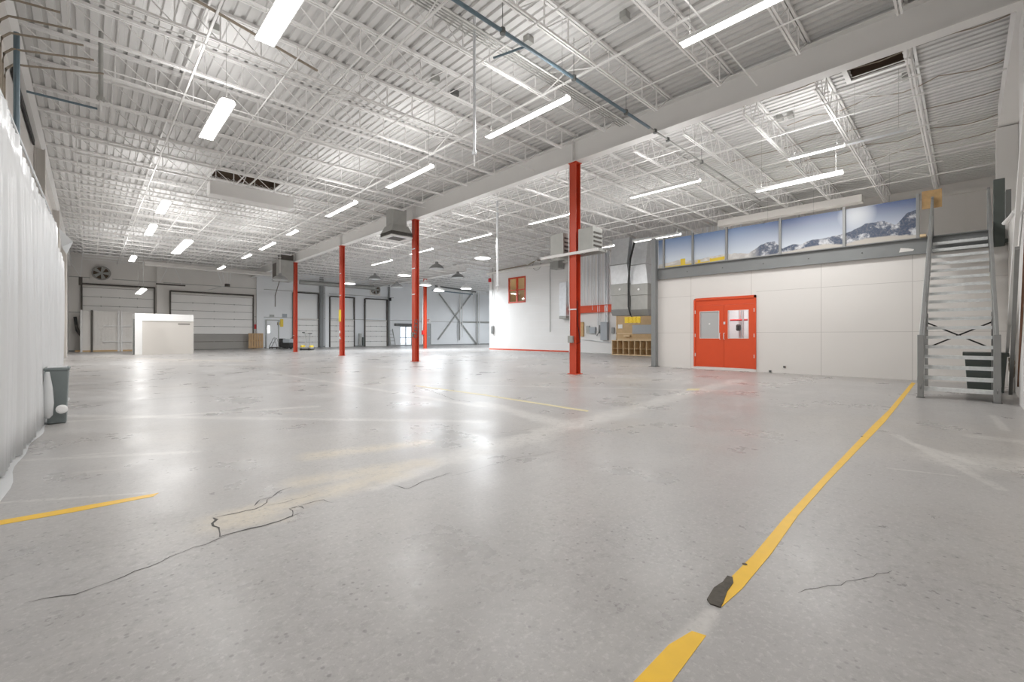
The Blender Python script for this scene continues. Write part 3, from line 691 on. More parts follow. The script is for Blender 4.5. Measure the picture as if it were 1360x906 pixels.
# drops
def drop(px, d, ztop, zbot, r, m, label, extra=None):
    rr = (px-VX)/F*d; x = SA*d+CA*rr; y = CA*d-SA*rr
    t = thing('drop_pipe', (x,y,zbot), label, 'pipe')
    rel(MB().tube([(x,y,zbot+.25),(x,y,ztop)], r, 10).build('pipe', m, smooth=True), t)
    rel(MB().tube([(x,y,zbot),(x,y,zbot+.3)], r*.55, 8).build('tail', 'white', smooth=True), t)
    rel(MB().lathe([(r*1.5,0),(r*1.7,.04),(r*1.5,.08)], (x,y,zbot+.22), 10).build('coupling', m), t)
    return x, y
dx_, dy_ = drop(630, 8.4, 7.3, 4.45, .028, 'galv', 'tall grey pipe hanging from the ceiling near the upper centre')
drop(660.5, 19.5, 7.2, 3.15, .05, 'galv', 'grey drop pipe with a ring in front of the white block wall')
drop(134, 8.8, 7.3, 5.7, .04, 'galvdark', 'grey drop pipe hanging at the upper left')
tx = (134-VX)/F*8.8; lx, ly = SA*8.8+CA*tx, CA*8.8-SA*tx
tag(MB().tube([(XL+.25,ly+.0,5.72),(lx-.05,ly,5.74)], .022, 8).build('side_pipe', 'blue', smooth=True), 'thin blue pipe reaching from the left wall to the drop pipe', 'pipe')
# left wall clutter: eave beam, column, curved conduits
tag(MB().box(XL,1,6.35,XL+.14,YF-.1,7.0).build('eave_beam', 'girder'), 'white eave beam along the top of the left wall', 'beam')
for k, y in enumerate((8.5,17.75,26.0,34.2)):
    s = MB(); s.box(XL+.01,y-.14,0,XL+.03,y+.14,6.35); s.box(XL+.03,y-.01,0,XL+.2,y+.01,6.35); s.box(XL+.2,y-.14,0,XL+.22,y+.14,6.35)
    tag(s.build('wall_column', 'wallwarm'), 'beige steel wall column on the left wall, '+ORD[k]+' from the camera', 'column')
for k in range(6):
    y = 9.0+.22*k; z = 6.0-.13*k; x = XL+.16
    pts = [(x,y,3.0),(x,y,z-.25),(x+.02,y,z-.1),(x+.10,y,z),(x+.2,y,z+.02),(x+.5+.12*k,y,z+.02+.05*k)]
    pipe('wall_conduit', pts, .016, 'brown', 'brown curved conduit rising over the left curtain, '+ORD[k]+' from the camera')
pipe('wall_conduit', [(XL+.2,8.2,3.0),(XL+.2,8.2,6.0),(XL+.22,8.25,6.3),(XL+.35,8.3,6.7),(XL+.9,8.6,6.85),(3.5,9.6,6.85)], .025, 'brown', 'thick brown conduit bending up at the top left corner')
pipe('wall_conduit', [(XL+.30,9.9,3.0),(XL+.30,9.9,5.75)], .035, 'blue', 'vertical blue-grey pipe on the left wall', 'pipe')
tag(MB().box(XL+.02,12.6,6.2,XL+.06,17,6.33).build('wall_slot', 'black'), 'dark open slot below the left eave beam', 'slot')
# ------------------------------------------------------------------ lights
def area(parent, loc, sx, sy, e, up=False, col=(1,.995,.985)):
    l = bpy.data.lights.new('lamp_light', 'AREA'); l.shape = 'RECTANGLE'; l.size = sx; l.size_y = sy; l.energy = e; l.color = col
    o = bpy.data.objects.new('lamp_light', l); C.objects.link(o); o.parent = parent; o.location = loc
    if up: o.rotation_euler = (math.pi,0,0)
    return o
DOWN, UP = 76.0, 30.0
def strip_light(x, ya, yb, z, w, label, lit=1.0, up=1.0):
    L_ = abs(yb-ya); t = thing('strip_light', (x,(ya+yb)/2,z), label, 'light', 'suspended lights')
    MB().prism([(-w/2,0),(-w/2+.01,.0),(-w*.3,.055),(w*.3,.055),(w/2-.01,0),(w/2,0),(w*.33,.075),(-w*.33,.075)], 'y', -L_/2, L_/2).build('reflector', 'white', t)
    MB().box(-w*.42,-L_/2+.02,.004,w*.42,L_/2-.02,.03).build('diffuser', 'emit', t)
    for y in (-L_/2+.15, L_/2-.15): MB().tube([(0,y,.07),(0,y,DECK-z-.05)], .004, 5).build('hanger', 'galvdark', t)
    if lit:
        area(t, (0,0,-.004), w*.8, L_-.05, DOWN*lit*L_/2.4); area(t, (0,0,.09), w*.6, L_-.1, UP*up*lit*L_/2.4, True)
    return t
def from_px(ax, ay, bx, by, z):   # two sighted ends at known height
    a = ground_z(ax, ay, z); b = ground_z(bx, by, z); return (a.x+b.x)/2, a.y, b.y
def ground_z(px, py, z):
    d = F*(z-EYE)/(HY-py); r = (px-VX)/F*d; return Vector((SA*d+CA*r, CA*d-SA*r, z))
strips = [
 (350,58,392,-10,5.75,.30,'wide bright panel light cut off by the top edge at left'),
 (273,185,303,135,5.75,.30,'wide bright panel light below the one at the top left edge'),
 (212.5,284,221,268,5.75,.30,'small panel light left of the roof opening, nearer of a pair'),
 (197,313,203.5,299.5,5.75,.30,'small panel light at the left, farther of a pair'),
 (234,337.5,249,320,5.6,.42,'broad bright light in front of the dark docks at left'),
 (174,347.5,178.5,341,5.75,.30,'tiny panel light above the round wall fan'),
 (184,391,190,384.5,4.0,.35,'low hanging light above the white booth'),
 (290,358,298,354.5,5.6,.25,'tiny light above the second dock door'),
 (324,343.5,331,338.5,5.75,.22,'small light over the dock area, left of the tall pallet'),
 (346,332,364,323,5.75,.22,'small strip light left of the grey ceiling unit'),
 (382,312.5,394,307,5.75,.22,'small strip light above the fourth red column'),
 (434,288,473,269,5.75,.20,'strip light left of the square ceiling diffuser'),
 (514,250,574,221,5.75,.20,'strip light above and left of the square ceiling diffuser'),
 (647,184,754,130,5.75,.19,'bright strip light in the upper centre of the ceiling'),
 (900,58,1045,-2,5.75,.19,'large bright strip light touching the top edge right of centre'),
 (1046,212,1122,194,5.9,.17,'strip light right of the girder with a dark unlit end'),
 (1005,256,1119,229,5.3,.17,'strip light above the right end of the mural'),
 (837,263.5,930,240,5.5,.17,'strip light right of the nearest red column'),
 (703,298.5,756,284.5,5.6,.17,'strip light left of the nearest red column'),
 (610,322,651,311,5.6,.17,'strip light right of the second red column'),
 (494,352.5,520,346,5.6,.17,'strip light between the second and third red columns'),
 (543,338,576,331,5.6,.17,'strip light partly behind the second red column'),
 (786,332.5,813,326,5.3,.17,'strip light beside the box heaters'),
 (842,322,904,311.5,5.3,.17,'strip light in front of the twin silver ducts'),
]
for ax, ay, bx, by, z, w, lab in strips:
    x, ya, yb = from_px(ax, ay, bx, by, z)
    strip_light(x, ya, yb, z, w, lab)
x, ya, yb = from_px(1125,193,1205,172,5.9)
strip_light(x, ya, yb, 5.9, .15, 'dark unlit strip continuing the light toward the right wall', lit=0)
bpy.context.view_layer.update()
for o in list(C.objects):
    if o.get('label','').startswith('dark unlit strip'):
        for ch in o.children:
            if ch.name.startswith('diffuser'): ch.data = ch.data.copy(); ch.data.materials[0] = M['galv']
def highbay(px, py, z, R, lit, label):
    g = ground_z(px, py, z); t = thing('highbay_lamp', g, label, 'light', 'round high-bay lamps')
    MB().lathe([(R,0),(R*.94,.07),(R*.72,.20),(R*.42,.29),(.11,.33),(.10,.46),(.02,.48)], (0,0,0), 24).build('shade', 'white' if lit else 'steel', t, smooth=True)
    MB().lathe([(R*.9,-.012),(R*.93,-.002)], (0,0,0), 24).build('lens', 'hemit' if lit else 'frost', t)
    MB().tube([(0,0,.5),(0,0,DECK-z-.03)], .015, 6).build('stem', 'joist', t)
    if lit:
        area(t, (0,0,-.03), R*1.4, R*1.4, 300, col=(.90,.955,1))
    return t
for px, py, z, lit, lab in [(641,343,5.9,1,'lit round lamp nearest the white block wall'),(537,366,5.7,1,'lit round lamp just left of the second red column'),
    (464,377,5.4,1,'lit round lamp beside the third red column'),(565,379,5.4,1,'lit round lamp left of the lone far column'),(583,386.5,5.1,1,'lit round lamp right of the lone far column'),
    (619,383.5,5.3,1,'lit round lamp in front of the far cross bracing'),(580,357,5.7,0,'unlit round lamp between the second column and the block wall'),(498,371,5.6,0,'unlit round lamp right of the third red column'),
    (527,381.5,5.2,0,'unlit round lamp over the glazed entrance'),(608,369,5.6,0,'unlit round lamp near the far blue pipes'),(372,372,5.0,0,'unlit round lamp beside the grey ceiling unit')]:
    highbay(px, py, z, .50, lit, lab)
for k, (hx, hy) in enumerate(((31,32.5),(37,33),(37,40))):  # extra lamps out of view, added to brighten the far right bay
    o = highbay(700, 380, 5.6, .50, 1, 'unseen round lamp added to brighten the far right bay, '+['nearest the block wall','by the end wall','farthest back'][k]); o.location.x = hx; o.location.y = hy
strip_light(19.0, 1.6, 4.0, 5.0, .2, up=.15, label= 'unseen strip light added behind the mural to brighten the mezzanine, stair end'); strip_light(19.0, 5.2, 7.6, 5.0, .2, up=.15, label= 'unseen strip light added behind the mural to brighten the mezzanine, far end')  # both strips are added out of sight to light the mezzanine back wall
for k, (jx, jy) in enumerate(((578,104),(604,123),(702,52),(830,20),(1036,156),(1050,152),(1203,100),(285,36))):
    g = ground_z(jx, jy, DECK-.05); tag(MB().box(g.x-.09,g.y-.07,DECK-.14,g.x+.09,g.y+.07,DECK-.0).build('junction_box', 'galvdark' if k != 1 else 'darkgrey', bevel=.01), 'small dark ceiling junction box, '+['beside the long hanging drop pipe','just right of the one by the drop pipe','beside the blue pipe','near the top edge between two big strip lights','left of the dark-ended strip light, nearer the girder','left of the dark-ended strip light, second one','under the brown roof opening','at the upper left between the joists'][k], 'junction box')
o = strip_light(2.05, 1.6, 4.0, 5.75, .30, 'unseen panel light added above the camera to brighten the foreground')  # added out of frame to lift the light on the near floor
# ------------------------------------------------------------------ HVAC
def hang(T, pts, z0, z1, m='joist'):
    for x, y in pts: rel(MB().tube([(x,y,z0),(x,y,z1)], .012, 6).build('hanger', m), T)
x, y = 10.05, cols[1][1]+.15
t = thing('ceiling_diffuser', (x,y,5.6), 'square flared grey air diffuser hanging beside the second red column', 'air diffuser')
rel(MB().box(x-.33,y-.33,6.05,x+.33,y+.33,6.9).build('duct_neck', 'galvdark', bevel=.01), t)
rel(tapered(MB(),x-.5,y-.5,x+.5,y+.5,6.15,5.85,.75).build('flare', 'galvdark'), t)
rel(MB().box(x-.5,y-.5,5.66,x+.5,y+.5,5.85).build('body', 'galvdark'), t)
sl = MB()
for k in range(4): sl.box(x-.53,y-.53+.0,5.70+.035*k,x-.5,y+.53,5.715+.035*k); sl.box(x-.53,y-.53,5.70+.035*k,x+.53,y-.5,5.715+.035*k)
rel(sl.build('louvre', 'darktrack'), t)
fr = MB()
for q in ((x-.52,y-.52,x+.52,y-.36),(x-.52,y+.36,x+.52,y+.52),(x-.52,y-.36,x-.36,y+.36),(x+.36,y-.36,x+.52,y+.36)): fr.box(q[0],q[1],5.6,q[2],q[3],5.66)
rel(fr.build('face_frame', 'white'), t); rel(MB().box(x-.36,y-.36,5.62,x+.36,y+.36,5.65).build('grille', 'darktrack'), t)
# twin heaters on near column
cx, cy = cols[0]
for yy, lab in ((cy+.60,'grey box heater on the left of the nearest red column'),(cy-.52,'grey box heater on the right of the nearest red column')):
    z0 = 3.78
    t = thing('box_heater', (cx+.05,yy,z0), lab, 'heater')
    cs = rel(MB().box(cx-.17,yy-.27,z0,cx+.33,yy+.27,z0+.68).build('casing', 'galvdark', bevel=.01), t)
    s = MB()
    for k in range(4): s.box(cx-.12,yy-.285,z0+.10+.13*k,cx+.28,yy-.265,z0+.15+.13*k)
    rel(s.build('louvre', 'darktrack'), cs)
t = thing('heater_bracket', (cx,cy,3.7), 'pale angle-iron bracket carrying the box heaters on the nearest column', 'bracket')
rel(MB().box(cx-.24,cy-1.0,3.70,cx-.18,cy+1.25,3.78).build('rail', 'girder'), t)
rel(MB().box(cx+.22,cy-1.0,3.70,cx+.28,cy+1.25,3.78).build('rail', 'galvdark'), t)
for yy in (-.95,-.2,.25,1.2): rel(MB().box(cx-.18,cy+yy-.02,3.715,cx+.22,cy+yy+.02,3.765).build('cross_bar', 'galvdark'), t)
tag(MB().box(XB-.75,y_on(742,XB-.7)-.0,z_at(358,XB-.7,21.5),XB-.05,y_on(731,XB-.7),z_at(335,XB-.7,21.5)).build('wall_vent', 'galvdark', bevel=.02), 'grey louvred vent box high on the block wall', 'vent')
q = y_on(750,XB-.35)
t = thing('silver_duct', (XB-.35,q,2.4), 'narrow silver duct drop behind the nearest red column', 'duct')
rel(MB().box(XB-.6,q-.32,2.62,XB-.02,q+.30,5.1).build('duct_body', 'galv', bevel=.03), t)
rel(MB().box(XB-.62,q-.34,2.42,XB-.02,q+.32,2.62).build('duct_foot', 'galvdark', bevel=.03), t)
rel(MB().box(XB-.64,q-.36,3.9,XB-.01,q+.34,3.95).build('flange', 'galv'), t)
# twin big ducts
Xd = 20.5
ya, yb, yc, yd = y_on(866,Xd), y_on(836.5,Xd), y_on(834,Xd), y_on(812,Xd)
for k, (a, b_, lab) in enumerate(((yb+.03,yd,'large silver duct drop, left of the twin pair'),(ya+.25,yb-.05,'large silver duct drop, right of the twin pair'))):
    t = thing('silver_duct', (Xd+.5,(a+b_)/2,2.2), lab, 'duct')
    zA,zB,zC,zD,zE,zF = [z_at(v,Xd,(a+b_)/2) for v in (419,411,392,377,351,324)]
    off = (.30,.22)[k]
    rel(MB().box(Xd,a,zB,Xd+1.0,b_,zC).build('duct_lower', 'galvdark', bevel=.01), t)
    rel(MB().prism([(Xd-.03,zB),(Xd+.12,zA),(Xd+.9,zA),(Xd+1.0,zB)], 'y', a-.02, b_+.02).build('duct_outlet', 'steel', bevel=.01), t)
    rel(MB().box(Xd-.03,a-.02,zC,Xd+1.0,b_+.02,zD).build('filter_box', 'galvdark', bevel=.01), t)
    o = MB().lathe([(.06,0),(.06,.03),(.03,.04)],(0,0,0),12).build('access_knob', 'white', t); o.location = Vector((Xd-.03,(a+b_)/2,(zC+zD)/2))-t.location; o.rotation_euler = (0,-math.pi/2,0)
    u = MB(); x0, x1 = Xd, Xd+1.0
    vs = [(x0,a,zD),(x1,a,zD),(x1,b_,zD),(x0,b_,zD),(x0+.05,a+off*.6,zE),(x1,a+off*.6,zE),(x1,b_+off*.4,zE),(x0+.05,b_+off*.4,zE),(x0+.5,a+off,zF+.4),(x1+.6,a+off,zF+.4),(x1+.6,b_+off*.9,zF+.4),(x0+.5,b_+off*.9,zF+.4)]
    if k == 1: vs = [(x, y-(.28 if (i in (5,6,7,4) and 0) else 0), z) for i,(x,y,z) in enumerate(vs)]
    u.add(vs, [(0,1,2,3),(0,1,5,4),(1,2,6,5),(2,3,7,6),(3,0,4,7),(4,5,9,8),(5,6,10,9),(6,7,11,10),(7,4,8,11),(8,9,10,11)])
    rel(u.build('duct_upper', 'galv'), t)
    rel(MB().box(Xd-.02,a+off*.6,zE-.02,Xd+1.02,b_+off*.4,zE+.01).build('flange', 'steel'), t)
ym = (yb+.0)
tag(MB().tube([(Xd-.15,ym-.35,z_at(324,Xd,ym)),(Xd-.15,ym-.12,z_at(345,Xd,ym)),(Xd-.14,ym,z_at(375,Xd,ym)),(Xd-.14,ym,z_at(408,Xd,ym)),(Xd-.14,ym-.12,z_at(419,Xd,ym)),(Xd-.14,ym-.2,z_at(421,Xd,ym))], .055, 8, .03).build('hanging_cable', 'black', smooth=True), 'thick black cable hanging between the twin silver ducts', 'cable')
yq = y_on(841,Xd-.2)
cc = MB()
for j in range(5):
    for kx in range(4): cc.box(Xd-.25,yq-.42+.22*kx+.05*(j%2),z_at(429,Xd,yq)+.065*j,Xd-.19,yq-.27+.22*kx+.05*(j%2),z_at(429,Xd,yq)+.05+.065*j)
cc.box(Xd-.21,yq-.42,z_at(429,Xd,yq),Xd-.20,yq+.5,z_at(429,Xd,yq)+.31)
tag(cc.build('chain_bundle', 'yellowpaint'), 'yellow chain bundle hanging below the twin silver ducts', 'chain')
# beam, electrical, cubbies at back wall
z0, z1 = z_at(413,XB,15.5), z_at(403.5,XB,15.5)
t = thing('wall_beam', (XB,15,z0), 'horizontal orange-red beam across the white back wall', 'beam')
b = MB(); b.box(XB+.02,YM+.1,z0,XB+.12,YC,z1); b.box(XB-.08,YM+.1,z0-.02,XB+.12,YC,z0+.02); b.box(XB-.08,YM+.1,z1-.02,XB+.12,YC,z1+.02)
rel(b.build('beam_section', 'orange'), t)
XW = XB+.15
def wallbox(px0, py0, px1, py1, dep, name, m, lab, cat, X=XW):
    a, b_ = y_on(px1,X), y_on(px0,X); ymn = (a+b_)/2
    return tag(MB().box(X-dep,a,z_at(py1,X,ymn),X-.005,b_,z_at(py0,X,ymn)).build(name, m, bevel=.01), lab, cat)
wallbox(800,428,809,452,.25,'electrical_cabinet','panelgrey','tall grey electrical cabinet on the white back wall','cabinet')
wallbox(784.5,434.5,792,443,.18,'electrical_box','panelgrey','wide grey electrical box beside the column, mid height','box')
wallbox(780,433,784,442.5,.14,'electrical_box','galvdark','small dark electrical box left of the wide grey box','box')
wallbox(797,432,799.5,443,.14,'electrical_box','darkgrey','small dark switch left of the tall grey cabinet','box')
wallbox(770,428,776,447,.12,'cork_panel','osb','brown panel fixed just right of the nearest red column','board')
wallbox(813,435,816.5,443,.1,'electrical_box','steel','small box between the tall cabinet and wooden cubbies','box')
for k, (px, t0, b0, r) in enumerate(((781,345,380,.02),(787,335,412,.025),(794,338,440,.03),(796.5,338,440,.02),(804,335,428,.06),(806.5,335,428,.06))):
    y = y_on(px,XW-.12); pipe('wall_conduit', [(XW-.12,y,z_at(b0,XW,y)),(XW-.12,y,z_at(t0,XW,y))], r, 'galv', 'grey vertical conduit on the white back wall, '+ORD[k]+' from the red column')
y = y_on(789,XW-.1)
pipe('wall_conduit', [(XW-.1,y_on(812,XW),z_at(455.5,XW,15)),(XW-.1,y_on(773,XW),z_at(451,XW,16))], .02, 'galv', 'grey horizontal conduit low on the white back wall')
pipe('wall_conduit', [(XW-.1,y_on(800,XW),z_at(434,XW,15)),(XW-.2,y_on(795,XW),z_at(446,XW,15)),(XW-.1,y_on(790,XW),z_at(440,XW,16))], .025, 'darkgrey', 'sagging dark cable between the electrical boxes', 'cable')
# wooden board and cubbies
Xc = 24.2
ya, yb = y_on(866,Xc), y_on(818,Xc)
t = thing('tool_board', (Xc,(ya+yb)/2,1.0), 'brown plywood tool board behind the dark corner post', 'board')
zb0, zb1 = z_at(452,Xc,(ya+yb)/2), z_at(420,Xc,(ya+yb)/2)
rel(MB().box(Xc+.02,ya-.3,zb0,Xc+.07,yb,zb1+.35).build('board', 'wood'), t)
fr = MB(); fr.box(Xc,yb-.08,zb0,Xc+.02,yb,zb1+.3); fr.box(Xc,ya-.3,zb0,Xc+.02,yb,zb0+.1); fr.box(Xc,ya-.3,zb0+.38,Xc+.02,yb,zb0+.45)
rel(fr.build('batten', 'woodlight'), t)
for px in (827,): wallbox(821,431,827,436.5,.03,'paper_notice','white','small white paper pinned on the plywood tool board','notice',Xc+.01)
wallbox(840,431.5,866,443.5,.03,'drawing_sheet','panelgrey','pale blue-grey sheet fixed to the plywood tool board','sheet',Xc-.01)
wallbox(830,445,838,447.5,.16,'small_ledge','woodlight','small pine ledge under the plywood tool board','shelf',Xc+.01)
Xs = 23.6
ya, yb = y_on(867,Xs), y_on(812.5,Xs); hs = z_at(452,Xs,(ya+yb)/2)
t = thing('cubby_shelf', (Xs,(ya+yb)/2,0), 'low open wooden cubby unit beneath the tool board', 'shelf')
rel(MB().box(Xs+.5,ya,0,Xs+.52,yb,hs).build('back_panel', 'wood'), t)
rel(MB().box(Xs-.02,ya,hs-.04,Xs+.52,yb,hs).build('top', 'woodlight'), t)
rel(MB().box(Xs,ya,0,Xs+.5,yb,.06).build('bottom', 'woodlight'), t)
rel(MB().box(Xs+.02,ya+.02,hs*.42,Xs+.5,yb-.02,hs*.42+.025).build('shelf_board', 'wood'), t)
for k in range(8):
    y = ya+(yb-ya-.04)*k/7; rel(MB().box(Xs,y,.06,Xs+.5,y+.04,hs-.04).build('divider', 'woodlight'), t)
# block wall window
t = thing('interior_window', (XB,(ywin0+ywin1)/2,zw0), 'small four-pane window with a red-brown frame in the block wall', 'window')
f = MB(); e=.12
f.box(XB-.03,ywin0-e/2,zw0-e/2,XB+.1,ywin1+e/2,zw0+e/2); f.box(XB-.03,ywin0-e/2,zw1-e/2,XB+.1,ywin1+e/2,zw1+e/2); f.box(XB-.03,ywin0-e/2,zw0,XB+.1,ywin0+e/2,zw1); f.box(XB-.03,ywin1-e/2,zw0,XB+.1,ywin1+e/2,zw1)
ymd = (ywin0+ywin1)/2; f.box(XB-.02,ymd-.09,zw0,XB+.08,ymd+.09,zw1); zmd = (zw0+zw1)/2; f.box(XB-.02,ywin0,zmd-.04,XB+.08,ywin1,zmd+.04)
rel(f.build('frame', 'copper' if 0 else 'red'), t)
rel(MB().box(XB+.02,ywin0,zw0,XB+.03,ywin1,zw1).build('pane', 'glass'), t)
panel_wall('wall_upper_office', 'warmint', [(XB+1.2,ywin0-1.5,zw0-1,XB+1.3,ywin1+.5,zw1+1),(XB+.2,ywin0-1.5,zw0-1,XB+1.2,ywin0-1.4,zw1+1),(XB+.2,ywin1+.4,zw0-1,XB+1.2,ywin1+.5,zw1+1),(XB+.2,ywin0-1.5,zw1+1,XB+1.3,ywin1+.5,zw1+1.05),(XB+.2,ywin0-1.5,zw0-1.05,XB+1.3,ywin1+.5,zw0-1)])
t = thing('wall_lamp', (XB+.7,ywin0+.3,zw1+.9), 'lamp lighting the upper room behind the small window', 'light')
rel(MB().lathe([(.15,0),(.18,.05),(.05,.1)], (XB+.7,ywin0+.3,zw1+.9), 16).build('housing', 'white'), t)
l = bpy.data.lights.new('wall_lamp_light', 'POINT'); l.energy = 25; l.shadow_soft_size = .1; l.color = (1,.85,.6)
o = bpy.data.objects.new('wall_lamp_light', l); C.objects.link(o); o.parent = t; o.location = (0,0,-.15)
# items on block wall
for k, (px, ya_, yb_) in enumerate(((730.5,340,441),(654,355,442))):
    y = y_on(px,XB-.1); pipe('wall_conduit', [(XB-.1,y,z_at(yb_,XB,y)),(XB-.1,y,z_at(ya_,XB,y))], .03, 'galvdark', ['thin grey conduit drop right of the small window','thin grey conduit at the far corner of the block wall'][k])
    if k: tag(MB().box(XB-.2,y-.12,z_at(442,XB,y)-.1,XB-.01,y+.12,z_at(433,XB,y)).build('pull_switch', 'steel', bevel=.02), 'grey pull switch at the far corner of the block wall', 'switch')
tag(MB().box(XB-.15,y_on(651.5,XB)-.1,z_at(375,XB,29),XB-.0,y_on(651.5,XB)+.15,z_at(370,XB,29)).build('fire_bell', 'redsign', bevel=.03), 'small red alarm bell at the far corner of the block wall', 'bell')
y = y_on(713,XB-.05)
tag(MB().tube([(XB-.06,y+.42*math.cos(a),z_at(352,XB,y)+.42*math.sin(a)) for a in [i*math.pi/12 for i in range(25)]], .02, 6).build('wall_ring', 'galvdark'), 'faint thin metal ring high on the block wall', 'ring')
pipe('ceiling_conduit', [(XB-.2,y_on(660,XB),6.75),(XB-.2,y_on(705,XB),6.85),(XB-.2,y_on(713,XB),7.05),(XB-.2,y_on(757,XB),7.1)], .05, 'brown', 'dark brown pipe along the top of the block wall', 'pipe')
tag(MB().box(XB-.25,YC,6.55,XB-.05,YB,6.7).build('wall_ledger', 'wallwarm'), 'beige ledger beam along the top of the block wall', 'beam')
# ------------------------------------------------------------------ duct box at left ceiling, radiant tubes, far ceiling unit
yb_ = 19.0
t = thing('duct_box', (4.4,yb_,6.3), 'long pale grey box hanging under the roof opening at left', 'duct')
rel(MB().box(3.1,yb_-.3,6.28,5.9,yb_+.25,6.76).build('box_body', 'girder', bevel=.02), t)
hang(t, [(3.3,yb_-.2),(5.7,yb_-.2)], 6.76, 7.35)
cx, cy = cols[3]
t = thing('ceiling_unit', (cx-1.2,cy+.3,5.1), 'grey box heater unit hanging beside the fourth red column', 'heater')
cs = rel(MB().box(cx-1.35,cy-.35,5.15,cx-.25,cy+.75,6.65).build('casing', 'galvdark', bevel=.02), t)
rel(MB().box(cx-1.37,cy-.2,5.3,cx-1.35,cy+.6,6.4).build('louvre', 'darktrack'), cs)
rel(MB().box(cx-1.0,cy-.2,6.65,cx-.2,cy+.6,7.1).build('plenum', 'darktrack'), t)
rel(MB().tube([(cx-1.0,cy+.3,5.15),(cx-1.25,cy+.4,4.1),(cx-1.25,cy+.4,3.3)], .03, 6).build('cable', 'darktrack'), t)
Yt = 41.5
t = thing('radiant_tube', (7,Yt,6.45), 'long beige radiant tube heater in front of the dock doors', 'heater')
rel(MB().prism([(Yt-.3,6.35),(Yt-.12,6.62),(Yt+.12,6.62),(Yt+.3,6.35),(Yt+.27,6.33),(Yt-.27,6.33)], 'x', x_on(192,Yt), x_on(359,Yt)).build('reflector', 'wallwarm'), t)
hang(t, [(x_on(230,Yt),Yt),(x_on(320,Yt),Yt)], 6.6, 7.4)
Yt = 44.3
t = thing('radiant_tube', (15,Yt,6.4), 'long grey radiant tube heater behind the third red column', 'heater')
rel(MB().tube([(x_on(398,Yt),Yt,6.35),(x_on(497,Yt),Yt,6.35)], .22, 12).build('tube_body', 'galvdark', smooth=True), t)
hang(t, [(x_on(420,Yt),Yt),(x_on(480,Yt),Yt)], 6.5, 7.4)
# ------------------------------------------------------------------ far wall
def fz(py, px): return z_at(py, x_on(px,YF), YF)
def fbox(px0, py0, px1, py1, y0, y1, mb=None):
    mb = mb or MB(); pm = (px0+px1)/2; return mb.box(x_on(px0,YF),y0,fz(py1,pm),x_on(px1,YF),y1,fz(py0,pm))
for k, (a, b_, m, lab) in enumerate(((207.5,218,'wallwarm','beige column between the two wide dock doors'),(340,351,'wallcool','pale column right of the brown pallet'),(424,430,'midgrey','grey column right of the third dock door'),(431,437,'wallcool','white column left of the fourth dock door'),(514.7,518,'steel','grey column left of the glazed entrance'),(86,90,'wallwarm','thin beige column in the far left corner'))):
    tag(MB().box(x_on(a,YF)+.02,YF-.18,0,x_on(b_,YF)-.08,YF-.01,7.3).build('wall_column', m), lab, 'column')
def dock(px0, px1, ytop, lab, n, bars=(), greys=0, m='doorpanel', ybot=None, tall=None):
    x0, x1 = x_on(px0,YF), x_on(px1,YF); pm = (px0+px1)/2; zt = fz(ytop, pm)
    t = thing('dock_door', ((x0+x1)/2,YF-.1,0), lab, 'dock door', 'sectional dock doors')
    h = zt/n
    for k in range(n):
        sec = rel(MB().box(x0+.05,YF-.10,h*k+.012,x1-.05,YF-.04,h*(k+1)-.012).build('door_section', 'doorgrey' if k < greys else m, bevel=.01), t)
    rel(MB().box(x0+.05,YF-.035,0,x1-.05,YF-.025,zt).build('backing', 'darktrack'), t)
    for x in (x0,x1):
        rel(MB().box(x-.06,YF-.20,0,x+.04,YF-.03,zt+(tall or .3)).build('track', 'darktrack'), t)
    rel(MB().tube([(x0,YF-.25,zt+(tall or .25)),(x1,YF-.25,zt+(tall or .25))], .06, 8).build('torsion_shaft', 'darktrack'), t)
    rel(MB().box(x0,YF-.18,zt+.02,x1,YF-.03,zt+.14).build('header', 'wallwarm'), t)
    secs = [c for c in t.children if c.name.startswith('door_section')]; secs.sort(key=lambda c: c.data.vertices[0].co.z)
    for q in (.25,.5,.75):
        for k in range(1,n): rel(MB().box(x0+(x1-x0)*q-.03,YF-.12,h*k-.05,x0+(x1-x0)*q+.03,YF-.10,h*k+.05).build('hinge', 'galvdark'), secs[k])
    return t
dock(108.5,205,384,'wide dock door behind the beige gate at the far left',7)
dock(226,336,393.5,'wide dock door with two dark grey bottom sections',7,greys=2)
dock(389,422.5,425,'high-lift dock door right of the fourth red column',5,tall=2.7)
dock(437.5,470,426,'white dock door beside the third red column',5,tall=2.5)
dock(484,513.5,427,'white dock door left of the glazed entrance',5,tall=2.5)
# upper panels above high lift doors
for a, b_, lab in ((389,422.5,'pale panel above the third dock door'),(437.5,470,'pale panel above the fourth dock door'),(484,513.5,'pale panel above the fifth dock door')):
    tag(fbox(a+2,398,b_-2,423,YF-.05,YF-.01).build('wall_panel', 'white'), lab, 'panel')
def fan(px, py, R, lab):
    x = x_on(px,YF); z = fz(py,px); t = thing('wall_fan', (x,YF-.1,z), lab, 'fan')
    o = MB().lathe([(R,0),(R,.12),(R*.85,.12),(R*.85,0)], (0,0,0), 24, caps=False).build('ring', 'doorgrey', t); o.rotation_euler = (math.pi/2,0,0)
    MB().box(-R*1.15,.05,-R*1.15,R*1.15,.08,R*1.15).build('mount_plate', 'wallwarm', t)
    o = MB().lathe([(R*.84,0),(R*.84,.01)], (0,0,0), 20).build('back_disc', 'hole', t); o.rotation_euler = (math.pi/2,0,0); o.location.y = .04
    for k in range(5):
        a = k*2*math.pi/5; o = MB().prism([(.06,-.05),(R*.8,-.14),(R*.8,.12),(.06,.06)], 'y', -.03, -.02).build('blade', 'galvdark', t); o.rotation_euler = (.0,a,0)
    MB().lathe([(.1,0),(.1,.12)], (0,0,0), 12).build('hub', 'galvdark', t).rotation_euler = (math.pi/2,0,0)
